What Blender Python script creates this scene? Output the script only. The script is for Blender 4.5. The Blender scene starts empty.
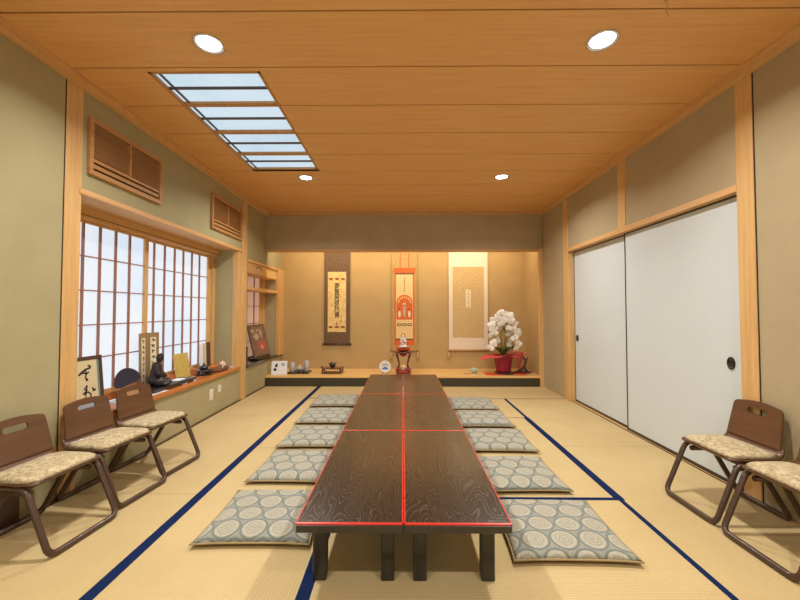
import bpy, bmesh, math, random
from mathutils import Vector, Matrix, Euler
random.seed(7)
PI = math.pi
S = bpy.context.scene
COL = S.collection

# ------------------------------------------------------------------ camera
cam_d = bpy.data.cameras.new('camera'); cam = bpy.data.objects.new('camera', cam_d); COL.objects.link(cam)
cam_d.sensor_width = 36.0; cam_d.lens = 370.9 / 800 * 36; cam_d.clip_start = .02
cam.location = (-0.009, 0, 1.211)
cam.rotation_euler = (PI / 2 + 0.028, 0, 0.008)
S.camera = cam
# ------------------------------------------------------------------ world, exposure
w = bpy.data.worlds.new('world'); S.world = w; w.use_nodes = True
w.node_tree.nodes['Background'].inputs[0].default_value = (.75, .86, 1, 1)
w.node_tree.nodes['Background'].inputs[1].default_value = .6
S.view_settings.view_transform = 'Standard'; S.view_settings.look = 'None'
S.view_settings.exposure = 0.0; S.view_settings.gamma = 1; S.view_settings.use_curve_mapping = False
DOWN_W = 28.0; DOWN_C = (1.0, .96, .885)
SKY_E = .88; SHOJI_E = .92; REAR_FILL_E = 1.5
TOKO_W = 34.0; TOKO_C = (1.0, .80, .54)
# room frame
XL, XR, YF, YB, YW, ZC = -2.215, 2.22, -1.9, 5.93, 6.70, 2.79
YN = YF

def area(name, loc, sx, sy, power, color, rot=(0, 0, 0), spread=PI, shape='RECTANGLE'):
    l = bpy.data.lights.new(name, 'AREA'); l.shape = shape; l.size = sx
    if shape == 'RECTANGLE': l.size_y = sy
    l.energy = power; l.color = color; l.spread = spread
    o = bpy.data.objects.new(name, l); COL.objects.link(o); o.location = loc; o.rotation_euler = rot
    return o
# warm strip hidden above the tokonoma lintel
area('tokonoma_strip_lamp', (0, 6.04, 2.40), 4.0, .05, TOKO_W, TOKO_C, (math.radians(42), 0, 0), PI)

# ------------------------------------------------------------------ materials
def mat(name, color=(.5, .5, .5), rough=.5, metal=0, emit=None, es=0, coat=0, spec=.5, sheen=0):
    m = bpy.data.materials.new(name); m.use_nodes = True
    b = m.node_tree.nodes['Principled BSDF']
    b.inputs['Base Color'].default_value = (*color, 1); b.inputs['Roughness'].default_value = rough
    b.inputs['Metallic'].default_value = metal; b.inputs['Specular IOR Level'].default_value = spec
    if coat: b.inputs['Coat Weight'].default_value = coat; b.inputs['Coat Roughness'].default_value = .12
    if sheen: b.inputs['Sheen Weight'].default_value = sheen
    if emit: b.inputs['Emission Color'].default_value = (*emit, 1); b.inputs['Emission Strength'].default_value = es
    return m
class NT:
    def __init__(s, m): s.t = m.node_tree; s.b = s.t.nodes['Principled BSDF']; s.m = m
    def n(s, k, **kw):
        x = s.t.nodes.new(k)
        for a, v in kw.items(): setattr(x, a, v)
        return x
    def l(s, a, b): s.t.links.new(a, b)
    def math(s, op, a, b=None, c=None):
        x = s.n('ShaderNodeMath', operation=op)
        for i, v in enumerate((a, b, c)):
            if v is None: continue
            if isinstance(v, (int, float)): x.inputs[i].default_value = v
            else: s.l(v, x.inputs[i])
        return x.outputs[0]
    def ramp(s, fac, stops):
        r = s.n('ShaderNodeValToRGB'); e = r.color_ramp.elements
        while len(e) < len(stops): e.new(.5)
        for k, (p, c) in enumerate(stops): e[k].position = p; e[k].color = (*c, 1)
        s.l(fac, r.inputs[0]); return r.outputs[0]
    def mix(s, fac, a, b, mode='MIX'):
        x = s.n('ShaderNodeMix', data_type='RGBA', blend_type=mode)
        for k, v in ((0, fac), (6, a), (7, b)):
            if isinstance(v, (int, float)): x.inputs[k].default_value = v
            elif isinstance(v, tuple): x.inputs[k].default_value = (*v, 1)
            else: s.l(v, x.inputs[k])
        return x.outputs[2]
    def coord(s, scale=(1, 1, 1), which='Object', rnd=False):
        tc = s.n('ShaderNodeTexCoord'); mp = s.n('ShaderNodeMapping'); mp.inputs['Scale'].default_value = scale
        src = tc.outputs[which]
        if rnd:
            oi = s.n('ShaderNodeObjectInfo'); mu = s.math('MULTIPLY', oi.outputs['Random'], 37.0)
            va = s.n('ShaderNodeVectorMath', operation='ADD'); s.l(src, va.inputs[0]); s.l(mu, va.inputs[1]); src = va.outputs[0]
        s.l(src, mp.inputs[0]); return mp.outputs[0]
    def noise(s, vec, scale, detail=4, rough=.55, dist=0):
        x = s.n('ShaderNodeTexNoise'); s.l(vec, x.inputs['Vector']); x.inputs['Scale'].default_value = scale
        x.inputs['Detail'].default_value = detail; x.inputs['Roughness'].default_value = rough; x.inputs['Distortion'].default_value = dist
        return x.outputs[0]
    def bump(s, h, strength=.2, dist=.01):
        b = s.n('ShaderNodeBump'); b.inputs['Strength'].default_value = strength; b.inputs['Distance'].default_value = dist
        s.l(h, b.inputs['Height']); s.l(b.outputs[0], s.b.inputs['Normal'])
    def sep(s, v):
        x = s.n('ShaderNodeSeparateXYZ'); s.l(v, x.inputs[0]); return x.outputs

def wood(name, c1, c2, axis='z', rough=.45, scale=1.0, coat=0, contrast=1.0, rnd=True):
    m = mat(name, c1, rough, coat=coat); t = NT(m)
    sc = {'x': (.6, 14, 14), 'y': (14, .6, 14), 'z': (14, 14, .6)}[axis]
    v = t.coord(tuple(k * scale for k in sc), rnd=rnd)
    f = t.noise(v, 3.0, 5, .6, .3); g = t.noise(v, 14.0, 3, .6)
    f = t.math('ADD', t.math('MULTIPLY', f, .7), t.math('MULTIPLY', g, .3))
    lo = .5 - .17 / contrast; hi = .5 + .17 / contrast
    c = t.ramp(f, [(lo, c2), (hi, c1)])
    t.l(c, t.b.inputs['Base Color']); t.bump(f, .06, .003)
    return m
def plaster(name, c1, c2, scale=260):
    m = mat(name, c1, .9, spec=.2); t = NT(m); v = t.coord()
    a = t.noise(v, scale, 3, .7); b = t.noise(v, 3.0, 3, .5)
    f = t.math('ADD', t.math('MULTIPLY', a, .75), t.math('MULTIPLY', b, .25))
    t.l(t.ramp(f, [(.36, c2), (.62, c1)]), t.b.inputs['Base Color']); t.bump(a, .25, .002)
    return m
M = {}
M['wall'] = plaster('plaster_olive', (.47, .42, .245), (.36, .32, .18))
M['wall_r'] = plaster('plaster_warm', (.50, .415, .26), (.39, .32, .195))
M['wall_t'] = plaster('plaster_tokonoma', (.53, .375, .18), (.43, .295, .135), 180)
M['cedar'] = wood('ceiling_cedar', (.82, .47, .185), (.70, .36, .125), 'x', .5, 1.0)
M['post'] = wood('hinoki_post', (.76, .50, .22), (.61, .35, .13), 'z', .45)
M['rail'] = wood('hinoki_rail', (.76, .47, .21), (.62, .34, .13), 'y', .45)
M['railx'] = wood('hinoki_rail_x', (.66, .40, .18), (.54, .29, .11), 'x', .45)
M['sill'] = wood('sill_keyaki', (.66, .27, .07), (.46, .14, .03), 'y', .25, .6, coat=.4, contrast=1.3)
M['plat'] = wood('platform_pine', (.86, .58, .24), (.74, .45, .15), 'x', .3, .5, coat=.3)
M['vent'] = wood('vent_wood', (.58, .31, .12), (.44, .21, .07), 'y', .5)
M['dark'] = mat('dark_gap', (.02, .014, .01), .8)
M['lacq'] = mat('black_lacquer', (.018, .014, .012), .22, coat=.5)
M['lacq_green'] = mat('platform_front_lacquer', (.045, .042, .028), .35)
M['muntin'] = wood('shoji_muntin', (.42, .20, .13), (.30, .13, .085), 'z', .5)
M['cup_w'] = mat('off_white_ceramic', (.72, .70, .66), .3)
def paper(name, base, e, strength, tint=None):
    m = mat(name, base, .9); t = NT(m); v = t.coord()
    f = t.noise(v, 30, 6, .7); g = t.noise(v, 1.3, 2, .5)
    c = t.ramp(t.math('ADD', t.math('MULTIPLY', f, .5), t.math('MULTIPLY', g, .5)), [(.38, tuple(k * .93 for k in e)), (.6, e)])
    if tint:
        c = t.ramp(t.math('ADD', t.math('MULTIPLY', f, .3), t.math('MULTIPLY', g, .7)), [(.36, tint), (.56, e)])
    t.l(c, t.b.inputs['Emission Color']); t.b.inputs['Emission Strength'].default_value = strength
    return m
M['shoji'] = paper('backlit_shoji_paper', (.12, .13, .14), (.88, .93, 1.0), SHOJI_E * .95, (.72, .85, 1.0))
M['shoji2'] = paper('alcove_shoji_paper', (.3, .2, .16), (.70, .42, .30), .55)
M['sky'] = paper('ceiling_panel_washi', (.1, .12, .13), (.72, .88, 1.0), SKY_E * .95, (.58, .78, .93))
M['rear_fill'] = paper('rear_fill_glow', (.7, .7, .7), (1, .95, .86), REAR_FILL_E)  # glow of the added window behind the camera, fills the room

def tatami(name, along):
    m = mat(name, (.6, .45, .2), .75, spec=.25); t = NT(m)
    tc = t.n('ShaderNodeTexCoord'); xyz = t.sep(tc.outputs['Object'])
    u = xyz[1] if along == 'x' else xyz[0]
    ph = t.math('MULTIPLY', u, 2 * PI / .0145)
    s = t.math('SINE', ph); rib = t.math('MULTIPLY_ADD', s, .5, .5)
    v = t.coord((40, 500, 1) if along == 'y' else (500, 40, 1)); fine = t.noise(v, 1, 3, .6)
    big = t.noise(t.coord(), 1.6, 3, .6)
    f = t.math('ADD', t.math('MULTIPLY', fine, .55), t.math('MULTIPLY', big, .45))
    c = t.ramp(f, [(.35, (.50, .385, .19)), (.65, (.63, .50, .27))])
    rp = t.math('POWER', rib, 3.0)
    c = t.mix(t.math('MULTIPLY', rp, .38), c, (.42, .29, .10))
    t.l(c, t.b.inputs['Base Color']); t.bump(t.math('SUBTRACT', 1.0, rp), .25, .003)
    return m
M['tat_x'] = tatami('tatami_ribs_across', 'x'); M['tat_y'] = tatami('tatami_ribs_along', 'y')
M['heri'] = mat('navy_cloth_border', (.010, .022, .080), 1.0, spec=.05)
def tabletop():
    m = mat('wood_grain_lacquer', (.03, .02, .015), .27, coat=.35); t = NT(m)
    t.b.inputs['Coat Roughness'].default_value = .2
    v = t.coord((3.0, .62, 1), rnd=True)
    base = t.noise(v, 1.9, 2, .45, .6)
    ring = t.math('FRACT', t.math('MULTIPLY', base, 40.0))
    d = t.math('ABSOLUTE', t.math('SUBTRACT', ring, .5))
    line = t.ramp(d, [(.30, (0, 0, 0)), (.48, (1, 1, 1))])
    br = t.noise(t.coord((60, 6, 1), rnd=True), 2.0, 3, .7)
    k = t.math('MULTIPLY', line, t.math('MULTIPLY_ADD', br, 1.4, -.25))
    c = t.mix(k, (.026, .017, .012), (.092, .068, .052))
    t.l(c, t.b.inputs['Base Color']); t.l(t.math('MULTIPLY_ADD', k, .18, .22), t.b.inputs['Roughness']); t.bump(k, -.15, .002)
    return m
M['tabletop'] = tabletop()
M['tred'] = mat('vermilion_lacquer', (.66, .035, .028), .25, coat=.5)
M['tdark'] = wood('table_dark_stain', (.034, .030, .022), (.018, .016, .012), 'z', .35, coat=.2)
def cushion():
    m = mat('cushion_brocade', (.4, .45, .42), .8, sheen=.2); t = NT(m)
    tc = t.n('ShaderNodeTexCoord'); oi = t.n('ShaderNodeObjectInfo')
    xyz = t.sep(tc.outputs['Object'])
    P = .144; Q = .262
    x0 = t.math('ADD', xyz[0], t.math('MULTIPLY', oi.outputs['Random'], .9)); y0 = t.math('ADD', xyz[1], t.math('MULTIPLY', oi.outputs['Random'], 2.3))
    def cell(ox, oy):
        fx = t.math('SUBTRACT', t.math('FRACT', t.math('ADD', t.math('DIVIDE', x0, P), 50 + ox)), .5)
        fy = t.math('SUBTRACT', t.math('FRACT', t.math('ADD', t.math('DIVIDE', y0, Q), 50 + oy)), .5)
        fx = t.math('MULTIPLY', fx, P); fy = t.math('MULTIPLY', fy, Q)
        return t.math('SQRT', t.math('ADD', t.math('MULTIPLY', fx, fx), t.math('MULTIPLY', fy, fy)))
    d = t.math('MINIMUM', cell(0, 0), cell(.5, .5))
    r = t.math('DIVIDE', d, .0735)
    bg = (.25, .265, .225); ring = (.055, .105, .11); cream = (.47, .44, .34); mid = (.30, .285, .215)
    rp = t.n('ShaderNodeValToRGB'); rp.color_ramp.interpolation = 'LINEAR'
    st = [(0, (.4, .37, .27)), (.12, mid), (.2, cream), (.34, mid), (.42, cream), (.56, mid), (.64, cream), (.80, cream), (.84, ring), (.97, ring), (1.0, bg)]
    e = rp.color_ramp.elements
    while len(e) < len(st): e.new(.5)
    for k, (p, c) in enumerate(st): e[k].position = p; e[k].color = (*c, 1)
    t.l(r, rp.inputs[0])
    nz = t.noise(t.coord(), 95, 3, .7)
    c = t.mix(.55, rp.outputs[0], t.ramp(nz, [(.38, (.36, .36, .36)), (.62, (1, 1, 1))]), 'MULTIPLY')
    c = t.mix(.25, c, (.5, .5, .42))
    t.l(c, t.b.inputs['Base Color']); t.bump(nz, .15, .002)
    return m
M['cushion'] = cushion()
M['cushion_edge'] = mat('cushion_edge_fabric', (.36, .27, .13), .85)
M['ply'] = wood('chair_plywood', (.15, .068, .029), (.09, .040, .017), 'y', .38, .6, coat=.25)
M['leg'] = wood('chair_leg_wood', (.085, .045, .026), (.05, .025, .015), 'y', .35, coat=.2)
def seatfab():
    m = mat('seat_fabric', (.5, .4, .2), .85, sheen=.15); t = NT(m)
    a = t.noise(t.coord(rnd=True), 42, 5, .75, .6)
    c = t.ramp(a, [(.36, (.27, .21, .11)), (.5, (.50, .41, .24)), (.64, (.66, .58, .38))])
    t.l(c, t.b.inputs['Base Color']); t.bump(a, .12, .002); return m
M['seatfab'] = seatfab()
M['fusuma'] = plaster('fusuma_paper', (.67, .74, .77), (.63, .70, .73), 60)
M['fusuma'].node_tree.nodes['Principled BSDF'].inputs['Roughness'].default_value = .6
M['white'] = mat('white_plastic', (.80, .76, .68), .4)
M['lampglow'] = mat('lamp_lens', (1, 1, 1), .4, emit=(.93, .98, 1.0), es=9)
M['chrome'] = mat('lamp_trim', (.75, .75, .75), .25, metal=.8)
M['ink'] = mat('sumi_ink', (.015, .012, .012), .7)
M['gold_paper'] = mat('aged_paper', (.72, .62, .38), .8)
M['cream'] = mat('cream_paper', (.78, .70, .50), .8)
M['bronze'] = mat('dark_bronze', (.045, .035, .04), .38, metal=.55)
M['teal'] = mat('teal_brocade', (.20, .30, .29), .7)
M['bluegrey'] = mat('blue_grey_brocade', (.36, .44, .50), .7)
M['frame_dk'] = wood('dark_brown_frame', (.11, .06, .04), (.07, .035, .025), 'z', .4)
M['white_paper'] = mat('white_paper', (.82, .84, .90), .8)
M['tan_wood'] = wood('tan_wood', (.55, .33, .15), (.42, .23, .09), 'z', .5)
M['gold_frame'] = wood('bamboo_frame', (.38, .25, .12), (.27, .17, .08), 'z', .5)
def noisy(name, a, b, scale, rough=.7, p=(.4, .6)):
    m = mat(name, a, rough); t = NT(m); f = t.noise(t.coord(), scale, 4, .7)
    t.l(t.ramp(f, [(p[0], b), (p[1], a)]), t.b.inputs['Base Color']); return m
M['goldleaf'] = noisy('gold_leaf_paper', (.66, .52, .16), (.46, .35, .08), 60, .4)
M['brocade_dk'] = noisy('dark_brown_brocade', (.20, .115, .06), (.09, .05, .028), 45)
M['brocade_tan'] = noisy('tan_brocade', (.50, .34, .14), (.38, .25, .09), 30)
M['orange'] = noisy('orange_brocade', (.72, .16, .03), (.55, .10, .02), 60)
M['peach'] = mat('pale_gold_silk', (.78, .55, .27), .7)
M['scroll_yel'] = noisy('yellowed_paper', (.82, .62, .28), (.70, .48, .18), 12)
M['scroll_wh'] = noisy('white_silk', (.80, .70, .58), (.72, .61, .50), 80)
def sutra():
    m = mat('sutra_paper', (.6, .45, .24), .8); t = NT(m); z = t.sep(t.n('ShaderNodeTexCoord').outputs['Object'])[2]
    v = t.coord((8, 8, 60)); f = t.noise(v, 2, 3, .6)
    w_ = t.math('FRACT', t.math('MULTIPLY', z, 21)); ln = t.ramp(w_, [(.0, (1, 1, 1)), (.22, (0, 0, 0))])
    c = t.ramp(f, [(.35, (.50, .35, .16)), (.65, (.66, .48, .25))]); c = t.mix(t.math('MULTIPLY', ln, .3), c, (.34, .21, .09))
    t.l(c, t.b.inputs['Base Color']); return m
M['sutra'] = sutra()
M['petal'] = mat('white_petal', (.88, .86, .84), .6)
M['lip'] = mat('pale_yellow_lip', (.75, .6, .35), .6)
M['leaf'] = mat('dark_green_leaf', (.03, .11, .03), .35)
M['stemg'] = mat('green_stem', (.12, .20, .05), .5)
M['cane'] = mat('support_cane', (.45, .25, .10), .7)
M['magenta'] = mat('magenta_wrap', (.27, .007, .04), .35)
M['redpaper'] = mat('red_wrapping_paper', (.62, .06, .07), .5)
M['pinkpaper'] = mat('pink_wrapping_paper', (.72, .20, .18), .5)
M['redcloth'] = mat('red_orange_cloth', (.72, .07, .02), .8)
M['redlac'] = mat('red_lacquer', (.38, .022, .02), .3, coat=.4)
M['dkred'] = mat('dark_red_wood', (.10, .022, .014), .3, coat=.4)
M['grey_cer'] = mat('grey_ceramic', (.40, .39, .37), .35)
M['celadon'] = mat('celadon', (.40, .56, .48), .3)
M['blue'] = mat('blue_glaze', (.06, .20, .50), .4)
M['rose'] = mat('rose_wood', (.22, .07, .05), .3, coat=.3)
M['pinkcer'] = mat('pinkish_ceramic', (.75, .52, .45), .4)
M['fanblack'] = mat('black_fan_cloth', (.018, .018, .04), .55)
M['straw'] = mat('straw_tassel', (.55, .38, .18), .8)
M['slate'] = mat('dark_slate_wood', (.028, .028, .035), .3, coat=.4)
M['inkbrown'] = mat('brown_ink', (.30, .10, .03), .8)
M['picture_bg'] = noisy('brown_picture_ground', (.28, .17, .11), (.18, .10, .07), 14)
M['picture_red'] = mat('painted_red', (.48, .09, .06), .7)
M['picture_pale'] = mat('painted_pale', (.52, .38, .25), .7)

# ------------------------------------------------------------------ mesh helpers
class MB:
    def __init__(s): s.bm = bmesh.new(); s.mats = []
    def mi(s, m):
        if m not in s.mats: s.mats.append(m)
        return s.mats.index(m)
    def _mark(s, faces, m, smooth=False):
        i = s.mi(m)
        for f in faces:
            if f.is_valid: f.material_index = i; f.smooth = smooth
    def box(s, x0, x1, y0, y1, z0, z1, m, bev=0, mtx=None, seg=1):
        r = bmesh.ops.create_cube(s.bm, size=1.0); vs = r['verts']
        for v in vs: v.co = Vector(((x0 + x1) / 2 + v.co.x * (x1 - x0), (y0 + y1) / 2 + v.co.y * (y1 - y0), (z0 + z1) / 2 + v.co.z * (z1 - z0)))
        fs = set(f for v in vs for f in v.link_faces)
        if bev:
            es = list(set(e for v in vs for e in v.link_edges))
            r2 = bmesh.ops.bevel(s.bm, geom=es, offset=bev, segments=seg, affect='EDGES', profile=.5)
            vs = [v for v in r2['verts'] if v.is_valid]; fs = set(f for v in vs for f in v.link_faces) | set(r2['faces']); vs = list(set(v for f in fs for v in f.verts))
        s._mark(fs, m)
        if mtx is not None: bmesh.ops.transform(s.bm, matrix=mtx, verts=vs)
        return s
    def tube(s, pts, r, m, n=8, cap=True, sx=1.0, closed=False):
        pts = [Vector(p) for p in pts]; N = len(pts); rings = []
        rr = r if isinstance(r, (list, tuple)) else [r] * N
        up = None
        for i, p in enumerate(pts):
            if closed: d = (pts[(i + 1) % N] - pts[i - 1])
            else: d = (pts[min(i + 1, N - 1)] - pts[max(i - 1, 0)])
            d.normalize()
            if up is None:
                up = Vector((0, 0, 1)) if abs(d.z) < .9 else Vector((1, 0, 0))
            a = up - d * up.dot(d)
            if a.length < 1e-4: a = Vector((1, 0, 0)) - d * d.x
            a.normalize(); b = d.cross(a); up = a
            rings.append([s.bm.verts.new(p + a * rr[i] * math.cos(2 * PI * k / n + PI / n) + b * rr[i] * sx * math.sin(2 * PI * k / n + PI / n)) for k in range(n)])
        fs = []
        for i in range(N if closed else N - 1):
            A, B = rings[i], rings[(i + 1) % N]
            for k in range(n): fs.append(s.bm.faces.new((A[k], A[(k + 1) % n], B[(k + 1) % n], B[k])))
        s._mark(fs, m, n > 6)
        if cap and not closed: s._mark([s.bm.faces.new(rings[0][::-1]), s.bm.faces.new(rings[-1])], m)
        return s
    def lathe(s, prof, m, c=(0, 0, 0), n=24, mtx=None, smooth=True):
        rings = []; vs = []
        for (r, z) in prof:
            if r < 1e-5: rg = [s.bm.verts.new((c[0], c[1], c[2] + z))]
            else: rg = [s.bm.verts.new((c[0] + r * math.cos(2 * PI * k / n), c[1] + r * math.sin(2 * PI * k / n), c[2] + z)) for k in range(n)]
            rings.append(rg); vs += rg
        fs = []
        for A, B in zip(rings, rings[1:]):
            for k in range(n):
                q = [A[k % len(A)], A[(k + 1) % len(A)], B[(k + 1) % len(B)], B[k % len(B)]]
                u = []
                for v in q:
                    if v not in u: u.append(v)
                if len(u) > 2: fs.append(s.bm.faces.new(u))
        for rg, fl in ((rings[0], True), (rings[-1], False)):
            if len(rg) > 2: fs.append(s.bm.faces.new(rg[::-1] if fl else rg))
        s._mark(fs, m, smooth)
        if mtx is not None: bmesh.ops.transform(s.bm, matrix=mtx, verts=vs)
        return s
    def plate(s, outer, holes, thick, m, fn):
        """outline (2-D) with holes, thickness; fn maps (u, v, w) to 3-D"""
        loops = [outer] + holes; vf, vb = [], []; ef = []
        for lp in loops:
            a = [s.bm.verts.new(fn(u, v, thick / 2)) for u, v in lp]; b = [s.bm.verts.new(fn(u, v, -thick / 2)) for u, v in lp]
            vf.append(a); vb.append(b)
        fs = []
        for side in (vf, vb):
            es = []
            for a in side:
                for k in range(len(a)): es.append(s.bm.edges.new((a[k], a[(k + 1) % len(a)])))
            r = bmesh.ops.triangle_fill(s.bm, use_beauty=True, use_dissolve=False, edges=es)
            fs += [g for g in r['geom'] if isinstance(g, bmesh.types.BMFace)]
        for a, b in zip(vf, vb):
            for k in range(len(a)): fs.append(s.bm.faces.new((a[k], a[(k + 1) % len(a)], b[(k + 1) % len(a)], b[k])))
        s._mark(fs, m); return s
    def grid(s, nu, nv, fn, m, smooth=True):
        V = [[s.bm.verts.new(fn(i / nu, j / nv)) for j in range(nv + 1)] for i in range(nu + 1)]
        fs = [s.bm.faces.new((V[i][j], V[i + 1][j], V[i + 1][j + 1], V[i][j + 1])) for i in range(nu) for j in range(nv)]
        s._mark(fs, m, smooth); return V
    def build(s, name, parent=None, solid=0, loc=None, rot=None, kind=None, label=None):
        bmesh.ops.recalc_face_normals(s.bm, faces=s.bm.faces[:])
        me = bpy.data.meshes.new(name); s.bm.to_mesh(me); s.bm.free()
        for m in s.mats: me.materials.append(m)
        o = bpy.data.objects.new(name, me); COL.objects.link(o)
        if parent: o.parent = parent
        if loc: o.location = loc
        if rot: o.rotation_euler = rot
        if solid:
            md = o.modifiers.new('solid', 'SOLIDIFY'); md.thickness = solid; md.offset = 0
        if kind: o['kind'] = kind
        if label: o['label'] = label
        return o
def tag(o, label, cat, group=None):
    o['label'] = label; o['category'] = cat
    if group: o['group'] = group
    return o
def thing(name, label, cat, loc=(0, 0, 0), rz=0, group=None):
    o = bpy.data.objects.new(name, None); COL.objects.link(o); o.location = loc; o.rotation_euler = (0, 0, rz); o.empty_display_size = .1
    return tag(o, label, cat, group)
def dup(root, loc=None, rz=None, label=None):
    def cp(o, par):
        c = o.copy(); COL.objects.link(c); c.parent = par
        for ch in [k for k in bpy.data.objects if k.parent == o and k not in made]: made.add(cp(ch, c))
        made.add(c); return c
    made = set(); r = cp(root, None)
    if loc: r.location = loc
    if rz is not None: r.rotation_euler = (0, 0, rz)
    if label: r['label'] = label
    return r
def blob(name, prims, m, parent=None, voxel=.006, loc=(0, 0, 0), rot=(0, 0, 0), smooth=4):
    """ellipsoids (centre, radii[, rotation]) and capsules ('c', a, b, ra, rb) fused into one skin"""
    bm = bmesh.new()
    for p in prims:
        if p[0] == 'c':
            _, a, b, ra, rb = p; a = Vector(a); b = Vector(b); k = 7
            for i in range(k):
                f = i / (k - 1); r = ra + (rb - ra) * f
                bmesh.ops.create_uvsphere(bm, u_segments=14, v_segments=9, radius=r, matrix=Matrix.Translation(a.lerp(b, f)))
        else:
            c, r = p[0], p[1]; e = Euler(p[2]) if len(p) > 2 else Euler((0, 0, 0))
            mt = Matrix.Translation(c) @ e.to_matrix().to_4x4() @ Matrix.Diagonal((*r, 1))
            bmesh.ops.create_uvsphere(bm, u_segments=20, v_segments=12, radius=1, matrix=mt)
    me = bpy.data.meshes.new(name); bm.to_mesh(me); bm.free(); me.materials.append(m)
    o = bpy.data.objects.new(name, me); COL.objects.link(o)
    r = o.modifiers.new('r', 'REMESH'); r.mode = 'VOXEL'; r.voxel_size = voxel
    sm = o.modifiers.new('s', 'SMOOTH'); sm.iterations = smooth; sm.factor = .5
    dg = bpy.context.evaluated_depsgraph_get(); ev = o.evaluated_get(dg)
    me2 = bpy.data.meshes.new_from_object(ev); o.modifiers.clear(); o.data = me2
    if not me2.materials: me2.materials.append(m)
    for f in me2.polygons: f.use_smooth = True
    if parent: o.parent = parent
    o.location = loc; o.rotation_euler = rot
    return o
def text_mesh(name, body, size, m, parent, loc, rot, sx=1.0, depth=.0008):
    c = bpy.data.curves.new(name, 'FONT'); c.body = body; c.size = size; c.extrude = depth; c.align_x = 'CENTER'; c.align_y = 'CENTER'; c.space_line = .86
    c.offset = size * .012
    o = bpy.data.objects.new(name, c); COL.objects.link(o)
    dg = bpy.context.evaluated_depsgraph_get(); me = bpy.data.meshes.new_from_object(o.evaluated_get(dg))
    COL.objects.unlink(o); bpy.data.objects.remove(o)
    me.materials.clear(); me.materials.append(m)
    o = bpy.data.objects.new(name, me); COL.objects.link(o); o.parent = parent; o.location = loc; o.rotation_euler = rot; o.scale = (sx, 1, 1)
    return o
def strokes(mb, lines, fn, m, lift=.0015):
    """brush strokes: lists of (u, v, width) as tapered ribbons with rounded joins; fn(u, v, w) -> 3-D"""
    for ln in lines:
        pts = []
        for a, b in zip(ln, ln[1:]):
            for k in range(4): f = k / 4; pts.append(tuple(a[i] + (b[i] - a[i]) * f for i in range(3)))
        pts.append(ln[-1]); L = []; R = []
        for i, (u, v, w_) in enumerate(pts):
            d = Vector((pts[min(i + 1, len(pts) - 1)][0] - pts[max(i - 1, 0)][0], pts[min(i + 1, len(pts) - 1)][1] - pts[max(i - 1, 0)][1]))
            if d.length < 1e-9: d = Vector((1, 0))
            d.normalize(); nx, ny = -d.y * w_ / 2, d.x * w_ / 2
            L.append(mb.bm.verts.new(fn(u + nx, v + ny, lift))); R.append(mb.bm.verts.new(fn(u - nx, v - ny, lift)))
        fs = [mb.bm.faces.new((L[i], L[i + 1], R[i + 1], R[i])) for i in range(len(L) - 1)]
        mb._mark(fs, m)
def rrect(w_, h_, r, n=5, cx=0, cy=0):
    out = []
    for (sx, sy, a0) in ((1, 1, 0), (-1, 1, 90), (-1, -1, 180), (1, -1, 270)):
        for k in range(n + 1):
            a = math.radians(a0 + 90 * k / n); out.append((cx + sx * (w_ / 2 - r) + r * math.cos(a), cy + sy * (h_ / 2 - r) + r * math.sin(a)))
    return out
def round_path(pts, r, n=5):
    pts = [Vector(p) for p in pts]; out = [pts[0]]
    for a, b, c in zip(pts, pts[1:], pts[2:]):
        d1 = (a - b).normalized(); d2 = (c - b).normalized(); p1 = b + d1 * r; p2 = b + d2 * r
        for k in range(n + 1):
            t = k / n; out.append(p1 * (1 - t) ** 2 + b * 2 * t * (1 - t) + p2 * t * t)
    out.append(pts[-1]); return out

# ================================================================== STRUCTURE
# floor: tatami mats with navy borders
f = MB()
f.box(-2.7, 2.8, YN - .1, 6.9, -.12, -.006, M['dark'])
def mat_quad(x0, x1, y0, y1, along, z=0):
    g = .0025
    f.box(x0 + g, x1 - g, y0 + g, y1 - g, -.006, 0, M['tat_' + along])
    hw = .029
    if along == 'y':
        for xx in ((x0 + g, x0 + g + hw), (x1 - g - hw, x1 - g)): f.box(xx[0], xx[1], y0 + g, y1 - g, -.005, .0012, M['heri'])
    else:
        for yy in ((y0 + g, y0 + g + hw * .9), (y1 - g - hw * .9, y1 - g)): f.box(x0 + g, x1 - g, yy[0], yy[1], -.005, .0012, M['heri'])
c0, c1, c2, c3 = -1.338, -.432, .474, 1.38
def plain(x0, x1, y0, y1, along):
    g = .002; f.box(x0 + g, x1 - g, y0 + g, y1 - g, -.006, 0, M['tat_' + along])
def strip(x0, x1, y0, y1): f.box(x0, x1, y0, y1, -.005, .0012, M['heri'])
# side columns
for a, b in ((YN, -1.2), (-1.2, .62), (.62, 2.47), (2.47, 4.28), (4.28, YB)): plain(XL + .02, c0, a, b, 'y')
for a, b in ((YN, -.25), (-.25, 1.55), (1.55, 3.36), (3.36, 5.13)): plain(c3, 2.245, a, b, 'y')
# middle
for x0, x1 in ((c0, c1),):
    for a, b in ((YN, -.4), (-.4, 1.4), (1.4, 3.3), (3.3, 5.13)): plain(x0, x1, a, b, 'y')
for a, b in ((YN, -.28), (-.28, .62), (.62, 1.53), (1.53, 2.43)): plain(c1, c3, a, b, 'x')
for x0, x1 in ((c1, c2), (c2, c3)): plain(x0, x1, 2.43, 4.23, 'y')
plain(c1, c3, 4.23, 5.13, 'x')
plain(c0, .5, 5.13, YB, 'x'); plain(.5, 2.24, 5.13, YB, 'x')
strip(c0 - .03, c0 + .03, YN, YB); strip(c3 - .014, c3 + .018, YN, 2.411); strip(c3 - .03, c3 + .03, 2.411, 4.23); strip(c3 - .012, c3 + .024, 4.23, 5.12)
strip(c1 - .03, c1 + .03, YN, 2.41); strip(c1 - .03, c3 - .031, 2.411, 2.445); strip(c1 + .031, c3 - .031, 1.51, 1.55); strip(c1 + .031, c3 - .031, .60, .64)
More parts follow.
